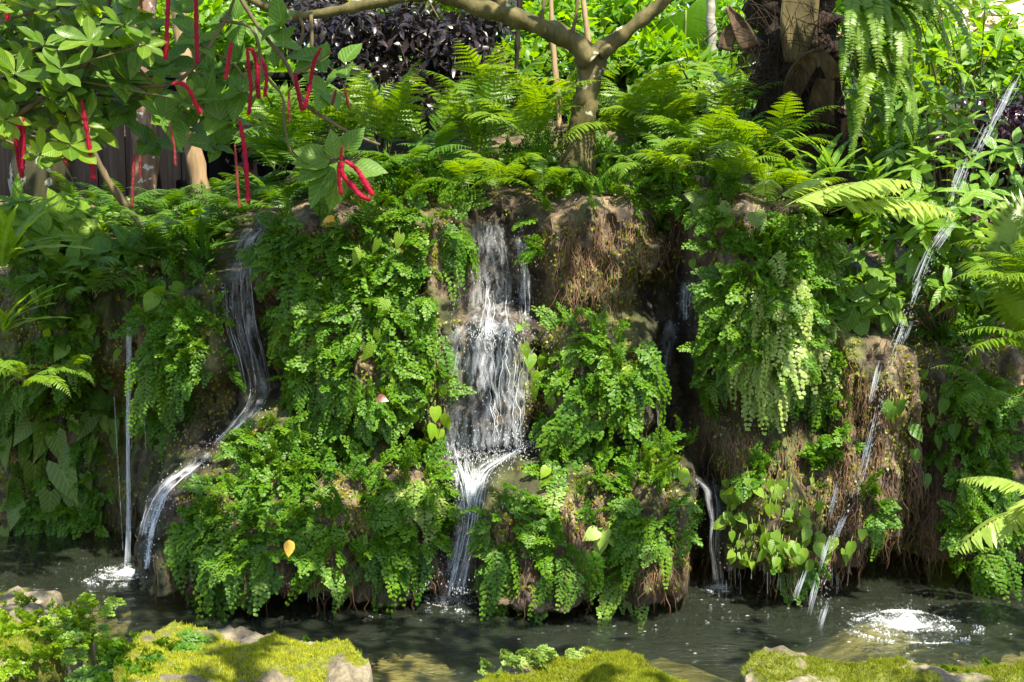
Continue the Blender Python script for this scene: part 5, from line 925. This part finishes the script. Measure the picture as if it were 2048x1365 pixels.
q = MB(); n = 700; t = rr.uniform(0, 1, n); jp = smooth_path(P(np.array([2034., 1984, 1930, 1858, 1791, 1722, 1668, 1640]), np.array([155., 246, 350, 530, 706, 950, 1076, 1256]), np.array([4.95, 4.92, 4.89, 4.84, 4.8, 4.73, 4.7, 4.65])), 60); i = (t * 58).astype(int); c = jp[i] + (jp[i + 1] - jp[i]) * rr.uniform(0, 1, (n, 1)) + rr.normal(0, .011, (n, 3)) - o0; sz = rr.uniform(.0005, .0016, n)
stamp(q, T_ICO, c, jp[i + 1] - jp[i], np.array([0, 1.0, 0]), sz * rr.uniform(1.5, 5, n), 0, sz); tag(q.build('spray', M['jet'], je), kind='stuff')
def froth_material():
    m, nt, out, N, L = newmat('froth'); tc = N("TexCoord"); at = N("Attribute", attribute_name='foam'); mp = N("Mapping"); mp.inputs["Scale"].default_value = (1, 1.5, 1); L(tc.outputs["Object"], mp.inputs[0]); n1 = N("TexNoise"); n1.inputs["Scale"].default_value = 75; n1.inputs["Detail"].default_value = 5; n1.inputs["Roughness"].default_value = .7; n1.inputs["Distortion"].default_value = .6; L(mp.outputs[0], n1.inputs["Vector"])
    ad = N("Math", operation='MULTIPLY_ADD'); ad.inputs[1].default_value = .50; L(at.outputs["Fac"], ad.inputs[0]); L(n1.outputs[0], ad.inputs[2]); r1 = ramp(N, [(.70, (0, 0, 0)), (1.10 if False else 1.0, (.7, .7, .7))]); L(ad.outputs[0], r1.inputs[0])
    tr = N("BsdfTransparent"); pb = N("BsdfPrincipled"); pb.inputs["Base Color"].default_value = (.74, .77, .76, 1); pb.inputs["Roughness"].default_value = .35; bp = N("Bump"); bp.inputs["Strength"].default_value = .8; bp.inputs["Distance"].default_value = .01; L(n1.outputs[0], bp.inputs["Height"]); L(bp.outputs[0], pb.inputs["Normal"])
    ms = N("MixShader"); L(r1.outputs[0], ms.inputs[0]); L(tr.outputs[0], ms.inputs[1]); L(pb.outputs[0], ms.inputs[2]); L(ms.outputs[0], out.inputs[0]); return m
M['froth'] = froth_material()
# splashes where water meets the pond
def splash(u, v, R, n, h, label, seed, up=.5, ring=0):
    rr = np.random.default_rng(seed); c = G(u, v); q = MB(); n = int(n * .45); ring = int(ring * .6); rad = np.abs(rr.normal(0, R * .5, n)); a = rr.uniform(0, 6.28, n); X = rad * np.cos(a); Yy = rad * np.sin(a); z = np.abs(rr.normal(0, .6, n)) * h * np.exp(-(rad / R) ** 2 * 1.5) * (rr.uniform(0, 1, n) < up); s = (.0005 + .0019 * rr.uniform(0, 1, n) ** 2.5) * np.where(z > .01, .7, 1)
    z = z + waterz(X + c[0], Yy + c[1]) + s * .3; stamp(q, T_ICO, np.stack([X, Yy, z], -1), np.array([0, 0, 1.0]), np.array([0, 1.0, 0]), s * rr.uniform(.7, 1.8, n), 0, s)
    R2 = R * 1.5; na, nr = 72, 26; A, Q = np.meshgrid(np.linspace(0, 2 * pi, na), np.linspace(.02, 1, nr)); X = R2 * Q * np.cos(A) * 1.15; Yy = R2 * Q * np.sin(A); Z = waterz(X + c[0], Yy + c[1]) + .004 + h * .35 * np.exp(-(Q * 3.2) ** 2) * (1 + .5 * fbm(st3(X * 60, Yy * 60), 2, seed)); fb_ = MB(); I = np.arange(na * nr).reshape(nr, na)
    fb_.add(np.stack([X, Yy, Z], -1), [np.stack([I[:-1, :-1], I[:-1, 1:], I[1:, 1:], I[1:, :-1]], -1).reshape(-1, 4)]); fo_ = fb_.build('foam', M['froth']); at_ = fo_.data.attributes.new('foam', 'FLOAT', 'POINT'); at_.data.foreach_set('value', np.clip(.95 * np.exp(-(Q * 2.5 * (1 + .3 * fbm(st3(np.cos(A) * 1.5 + seed, np.sin(A) * 1.5), 2, seed))) ** 2) + (.62 if ring > 600 else .4) * sum(np.exp(-((Q - q0 - .10 * np.sin(A * w0 + q0 * 9 + seed)) / .055) ** 2) * sst(-.2, .35, fbm(st3(np.cos(A) * 2 + q0 * 7, np.sin(A) * 2 + seed), 2, 5)) for q0, w0 in ((.48, 1), (.66, 2), (.84, 1))), 0, 1).astype(np.float32).ravel())
    if ring:
        for rr_, m in ((R * 1.0, ring), (R * .62, ring // 2)):
            a = rr.uniform(0, 6.28, m * 3); a = a[vnoise(st3(a * 1.6 + seed, a * 0 + rr_ * 50), 3) + .6 * vnoise(st3(a * 7, a * 0), 4) > .05][:m]; m = len(a); rad = rr_ * (.82 + .11 * a + rr.normal(0, .07, m) + .14 * np.sin(a * 2 + 1)); X = rad * np.cos(a); Yy = rad * np.sin(a) * 1.0; s = rr.uniform(.0006, .0018, m); stamp(q, T_ICO, np.stack([X, Yy, waterz(X + c[0], Yy + c[1]) + s * .4], -1), np.array([1.0, 0, 0]), np.array([0, 0, 1.0]), s * 1.6, 0, s)
    o = empty('splash', c, label, 'splash'); tag(q.build('droplets', M['foam'], o), kind='stuff'); fo_.parent = o
splash(252, 1150, .11, 2600, .03, 'low foam mound where the water spout hits the pond', 301, ring=500)
splash(335, 1155, .09, 900, .03, 'foam at the foot of the sloping left cascade', 302)
splash(905, 1198, .12, 2600, .05, 'white foam where the central chute enters the pond', 303, ring=400)
splash(1815, 1252, .15, 3600, .05, 'bubbling swirl of white water at the lower right of the pond', 304, ring=900)
splash(1437, 1176, .07, 600, .02, 'small splash under the small right waterfall', 305)
splash(1290, 1196, .08, 400, .02, 'drip splashes under the ferns in the middle of the pond', 306)
fm = MB(); n = 3600; u = rr.uniform(-40, 2090, n); v = rr.uniform(1090, 1360, n); p = G(u, v); wgt = .05 + sum(np.exp(-(np.hypot(p[:, 0] - c[0], (p[:, 1] - c[1])) / .34) ** 2) * k for c, k in zip(SPL, (.9, 1.1, 1.0, .5, .6)))
ok = (rr.uniform(0, 1, n) < wgt * (.5 + .9 * (fbm(p * np.array([9, 22, 1]), 2, 8) > .05))); p = p[ok]; p[:, 2] = waterz(p[:, 0], p[:, 1]) + .001; k = len(p); s = .0004 + .0024 * rr.uniform(0, 1, k) ** 3
stamp(fm, T_DISC, p, np.stack([np.ones(k), rr.normal(0, .4, k), np.zeros(k)], -1), np.array([0, 0, 1.0]), s * rr.uniform(1, 4, k), 0, s * rr.uniform(.6, 1.2, k))
tag(fm.build('foam_flecks', M['foam']), 'flecks of foam drifting on the dark pond', 'foam', kind='stuff')
dr = MB()
for k in range(150):
    u = rr.choice([rr.uniform(300, 900), rr.uniform(950, 1400), rr.uniform(1400, 1700)]); v = rr.uniform(1120, 1165); l = rr.uniform(15, 45); Y = float(Sdep(u, 1120)) - .02 + rr.uniform(0, .08); t = np.linspace(0, 1, 5); tube(dr, P(u + t * rr.normal(0, 1), v + l * t, np.full(5, Y)), .0009 * rr.uniform(.6, 1.5), 3, 0, cap=False)
tag(dr.build('drips', M['fall']), 'thin drips falling from the fern curtain into the pond', 'drips', kind='stuff')

# ================================================================== mossy rocks in front
def rock_material():
    m, nt, out, N, L = newmat('mossy_stone'); tc = N("TexCoord")
    n1 = N("TexNoise"); n1.inputs["Scale"].default_value = 6; n1.inputs["Detail"].default_value = 9; n1.inputs["Roughness"].default_value = .68; L(tc.outputs["Object"], n1.inputs["Vector"])
    n2 = N("TexNoise"); n2.inputs["Scale"].default_value = 60; n2.inputs["Detail"].default_value = 6; n2.inputs["Roughness"].default_value = .7; L(tc.outputs["Object"], n2.inputs["Vector"])
    at = N("Attribute", attribute_name='moss')
    r1 = ramp(N, [(.3, (.06, .048, .026)), (.5, (.18, .145, .085)), (.65, (.29, .245, .16)), (.8, (.42, .37, .27))]); L(n1.outputs[0], r1.inputs[0]); r2 = ramp(N, [(.3, (.4, .4, .4)), (.7, (1.2, 1.2, 1.2))]); L(n2.outputs[0], r2.inputs[0])
    mu = N("MixRGB", blend_type='MULTIPLY'); mu.inputs[0].default_value = .9; L(r1.outputs[0], mu.inputs[1]); L(r2.outputs[0], mu.inputs[2])
    r3 = ramp(N, [(.35, (.045, .06, .006)), (.65, (.16, .17, .012))]); L(n2.outputs[0], r3.inputs[0]); mx = N("MixRGB"); L(at.outputs["Fac"], mx.inputs[0]); L(mu.outputs[0], mx.inputs[1]); L(r3.outputs[0], mx.inputs[2])
    pb = N("BsdfPrincipled"); pb.inputs["Roughness"].default_value = .9; L(mx.outputs[0], pb.inputs["Base Color"]); ad = N("Math", operation='ADD'); L(n1.outputs[0], ad.inputs[0]); L(n2.outputs[0], ad.inputs[1])
    bp = N("Bump"); bp.inputs["Strength"].default_value = .8; bp.inputs["Distance"].default_value = .015; L(ad.outputs[0], bp.inputs["Height"]); L(bp.outputs[0], pb.inputs["Normal"]); L(pb.outputs[0], out.inputs[0]); return m
M['stone'] = rock_material()
ROCKS = {}
def rock(outline, ztop, label, seed, moss=.0, nblade=16000):
    rr = np.random.default_rng(seed); ol = np.array([G(a, b_, ztop)[:2] for a, b_ in outline]); c = ol.mean(0)
    ol = smooth_path(np.column_stack([np.vstack([ol, ol[:1]]), np.zeros(len(ol) + 1)]), 161)[:160, :2]; d = (ol - c) * 1.05; nth = 160; rings = np.concatenate([np.linspace(0.02, .9, 60), np.linspace(.91, 1.0, 26)])
    def zf(x, y, q): 
        p = np.stack([x * 3.2, y * 3.2, x * 0], -1); h = ztop + .040 * fbm(p, 3, seed) + .020 * fbm(p * 4, 3, seed + 1) + .007 * fbm(p * 16, 2, seed + 2) - .03 * q ** 2
        return h - np.where(q > .92, (np.clip(q - .92, 0, 1) / .08) ** 1.6 * (ztop + .35), 0)
    Q, I = np.meshgrid(rings, np.arange(nth), indexing='ij'); edge = 1 + .05 * fbm(st3(ol[:, 0] * 9, ol[:, 1] * 9), 3, seed + 5); X = c[0] + d[I, 0] * Q * edge[I]; Yy = c[1] + d[I, 1] * Q * edge[I]; Z = zf(X, Yy, Q); V = np.stack([X - c[0], Yy - c[1], Z], -1)
    k = np.arange(len(rings) * nth).reshape(len(rings), nth); F = np.stack([k[:-1], k[1:], np.roll(k, -1, 1)[1:], np.roll(k, -1, 1)[:-1]], -1).reshape(-1, 4)
    e = empty('mossy_rock', (c[0], c[1], 0), label, 'rock'); q = MB(); V[0, :, 2] = V[0, :, 2].mean(); V[0, :, :2] = 0; q.add(V, [F]); st_ = q.build('stone', M['stone'], e)
    def mossf(x, y): return fbm(np.stack([x * 5, y * 5, x * 0], -1), 4, seed + 9) + .4 * fbm(np.stack([x * 26, y * 26, x * 0], -1), 2, seed + 10) + moss
    mv = sst(-.05, .15, mossf(X, Yy)); at = st_.data.attributes.new('moss', 'FLOAT', 'POINT'); at.data.foreach_set('value', mv.ravel().astype(np.float32))
    n = nblade * 2; a = rr.integers(0, nth, n); s = rr.uniform(0, 1, n) ** .5 * .97; f = rr.uniform(0, 1, n); dd = d[a] * edge[a][:, None] * (1 - f)[:, None] + d[(a + 1) % nth] * edge[(a + 1) % nth][:, None] * f[:, None]; x = c[0] + dd[:, 0] * s; y = c[1] + dd[:, 1] * s
    ok = mossf(x, y) > rr.uniform(-.05, .2, n); x, y, s = x[ok], y[ok], s[ok]; z = zf(x, y, s); k = len(x); q = MB(); hgt = (.004 + .008 * sst(0, .5, mossf(x, y))) * rr.uniform(.5, 1.4, k)
    stamp(q, T_BLADE, np.stack([x - c[0], y - c[1], z - .001], -1), norm(rr.normal(0, .5, (k, 3)) * (1, 1, .2) + (0, 0, 1)), rr.normal(0, 1, (k, 3)), hgt, 0, rr.uniform(.007, .014, k)); mo = q.build('moss', M['moss'], e); tag(mo, kind='stuff')
    ROCKS[seed] = (c, zf); return e
rock([(-260, 1180), (-80, 1150), (60, 1158), (140, 1185), (185, 1212), (190, 1245), (130, 1285), (30, 1320), (-60, 1370), (-260, 1420)], .13, 'flat rock at the left edge covered in bright maidenhair', 81, .05)
rock([(222, 1330), (250, 1285), (330, 1248), (430, 1238), (560, 1243), (680, 1265), (735, 1300), (752, 1345), (770, 1410), (650, 1480), (330, 1490), (215, 1410)], .16, 'flat tan and mossy rock left of the centre with a fern on its left end', 82, -.12, 32000)
rock([(935, 1400), (955, 1345), (1010, 1318), (1080, 1302), (1160, 1300), (1240, 1318), (1310, 1345), (1370, 1362), (1430, 1420), (1300, 1500), (1050, 1500)], .12, 'low rounded moss covered rock at the bottom centre', 83, .6, 34000)
rock([(1478, 1400), (1492, 1325), (1535, 1294), (1610, 1308), (1680, 1328), (1740, 1302), (1850, 1306), (1980, 1304), (2120, 1312), (2300, 1330), (2300, 1480), (1900, 1520), (1560, 1490)], .14, 'long moss carpeted rock along the bottom right edge', 84, .55, 50000)
def on_rock(lst, size, key='maiden', what='maidenhair fern growing on', upf=.9):
    for (u, v, s) in lst:
        p = G(u, v, .14); best = None
        o = link_mesh('maidenhair_fern', CLUMPS[key][int(u) % 4]); o.location = (p[0], p[1], .12); o.rotation_euler = (.2, 0, rng.uniform(-1.2, 1.2)); o.scale = (s * size * .70,) * 3; tag(o, None, 'fern', 'maidenhair ferns on the front rocks'); place_label(o, what, u, v)
on_rock([(60, 1195, 1), (110, 1210, 1), (160, 1215, 1), (175, 1235, .9), (130, 1240, 1.1), (80, 1240, 1.1), (30, 1225, 1.1), (20, 1260, 1.1), (80, 1270, 1), (30, 1300, 1), (-10, 1330, 1.1), (120, 1265, .9), (5, 1195, .9), (-10, 1270, 1.1), (150, 1190, .8), (50, 1255, 1.2)], 1.15, 'maiden_yel', 'rock top maidenhair fern')
on_rock([(95, 1285, 1.1), (60, 1310, 1.1), (150, 1265, 1), (175, 1255, 1), (20, 1290, 1), (100, 1300, 1), (140, 1225, 1), (60, 1225, 1), (-30, 1240, 1), (-20, 1300, 1), (165, 1275, .9)], 1.15, 'maiden_yel', 'rock top maidenhair fern')
on_rock([(240, 1300, 1.1), (235, 1340, 1.2), (260, 1330, 1.2), (300, 1310, 1.1), (320, 1350, 1.1), (275, 1310, 1), (250, 1365, 1.1), (300, 1365, 1.1)], 1.45, 'maiden', 'rock top maidenhair fern')
on_rock([(245, 1320, 1.1), (280, 1300, 1.1), (310, 1330, 1.2), (270, 1350, 1.2), (240, 1360, 1.1), (330, 1360, 1.1), (300, 1280, .9), (350, 1330, .9), (380, 1350, .8), (290, 1375, 1.2), (260, 1290, .9)], 1.45, 'maiden', 'rock top maidenhair fern')
on_rock([(1020, 1305, 1), (1050, 1300, 1), (1080, 1305, .9), (1150, 1295, .7), (980, 1320, .6)], 1.1, 'maiden_pale', 'rock top maidenhair fern')
on_rock([(620, 1270, .5), (660, 1275, .5), (700, 1290, .6), (1500, 1340, .6), (1900, 1330, .6), (1950, 1340, .6), (2000, 1345, .6), (1640, 1340, .5), (1980, 1315, .5), (1300, 1345, .5)], 1.0, 'maiden', 'tiny rock fern')

# ================================================================== unseen leaves added overhead, set along sun rays to shade chosen areas
def shade_p(u, v):
    s = .05 * np.ones_like(u)
    def el(cx, cyy, rx, ry, a): return a * np.exp(-(((u - cx) / rx) ** 4 + ((v - cyy) / ry) ** 4))
    for a in ((130, 760, 330, 330, .55), (500, 650, 80, 300, .45), (100, 950, 250, 220, .35), (1330, 740, 90, 220, .5), (1160, 540, 60, 60, .1), (500, 1190, 420, 60, .5), (1590, 180, 120, 160, .9), (1960, 480, 130, 160, .25), (1960, 900, 100, 250, .25), (560, 1300, 120, 30, .25), (900, 1290, 200, 60, .2), (1330, 700, 60, 160, .1)):
        s = s + el(*a)
    for a in ((90, 330, 170, 130, .5), (320, 320, 220, 130, .9)): s = s + el(*a)
    for a in ((1160, 540, 110, 100, .25), (1310, 470, 90, 50, .3), (1540, 920, 110, 60, .25), (1760, 800, 90, 170, .3), (1150, 1060, 110, 70, .2), (880, 700, 40, 130, .2), (120, 100, 280, 200, .12), (230, 130, 330, 210, .35), (760, 600, 160, 160, .15), (600, 960, 250, 90, .12), (1570, 620, 130, 170, .7), (1270, 800, 70, 120, .5), (780, 560, 130, 160, .2), (860, 980, 60, 90, .25), (1250, 980, 130, 60, .2), (980, 760, 80, 160, .3), (750, 450, 150, 60, .1), (1720, 400, 150, 60, .3), (1500, 900, 200, 60, .2), (90, 1220, 130, 60, .3), (1150, 1330, 250, 40, .35), (1800, 1330, 330, 40, .7), (1150, 1340, 250, 40, .3), (1800, 1240, 200, 60, .3), (360, 690, 60, 60, .15)):
        s = s - el(*a)
    return s
rr = np.random.default_rng(99); n = 60000; u = rr.uniform(-250, 2300, n); v = rr.uniform(-60, 1420, n); nz = fbm(st3(u / 95, v / 95), 3, 61) * .55
keep = nz + shade_p(u, v) > .245; u, v = u[keep], v[keep]; n = min(len(u), 5200); u, v = u[:n], v[:n]
Yt = np.where(v > 1195, 0, Sdep(u, np.clip(v, 130, 1290))); Yt = np.where(v < 330, np.minimum(Yt, 5.6), Yt); Yt = np.where((u < 480) & (v < 450) & (v > 180), 6.6, Yt); pt = P(u, v, np.maximum(Yt, 1)); gm = v > 1195; pt[gm] = G(u[gm], v[gm], .08)
zl = rr.uniform(2.75, 4.1, n); cp = pt + SUNDIR * ((zl - pt[:, 2]) / SUNDIR[2])[:, None]
pu, pv = proj(cp); okc = (cp[:, 1] * CP - (cp[:, 2] - CAMZ) * SP < .1) | (pv < -70); cp = cp[okc]; n = len(cp)
q = MB(); stamp(q, T_LANCE2, cp - o0 * 0 - np.array(forked.location), norm(rr.normal(0, 1, (n, 3)) * (1, 1, .35)), norm(rr.normal(0, .35, (n, 3)) + SUNDIR), .115 * rr.uniform(.6, 1.2, n)); q.build('crown', M['mid'], forked)  # added leaves out of view, arranged for their shade, hung on the forked tree
finish_labels()
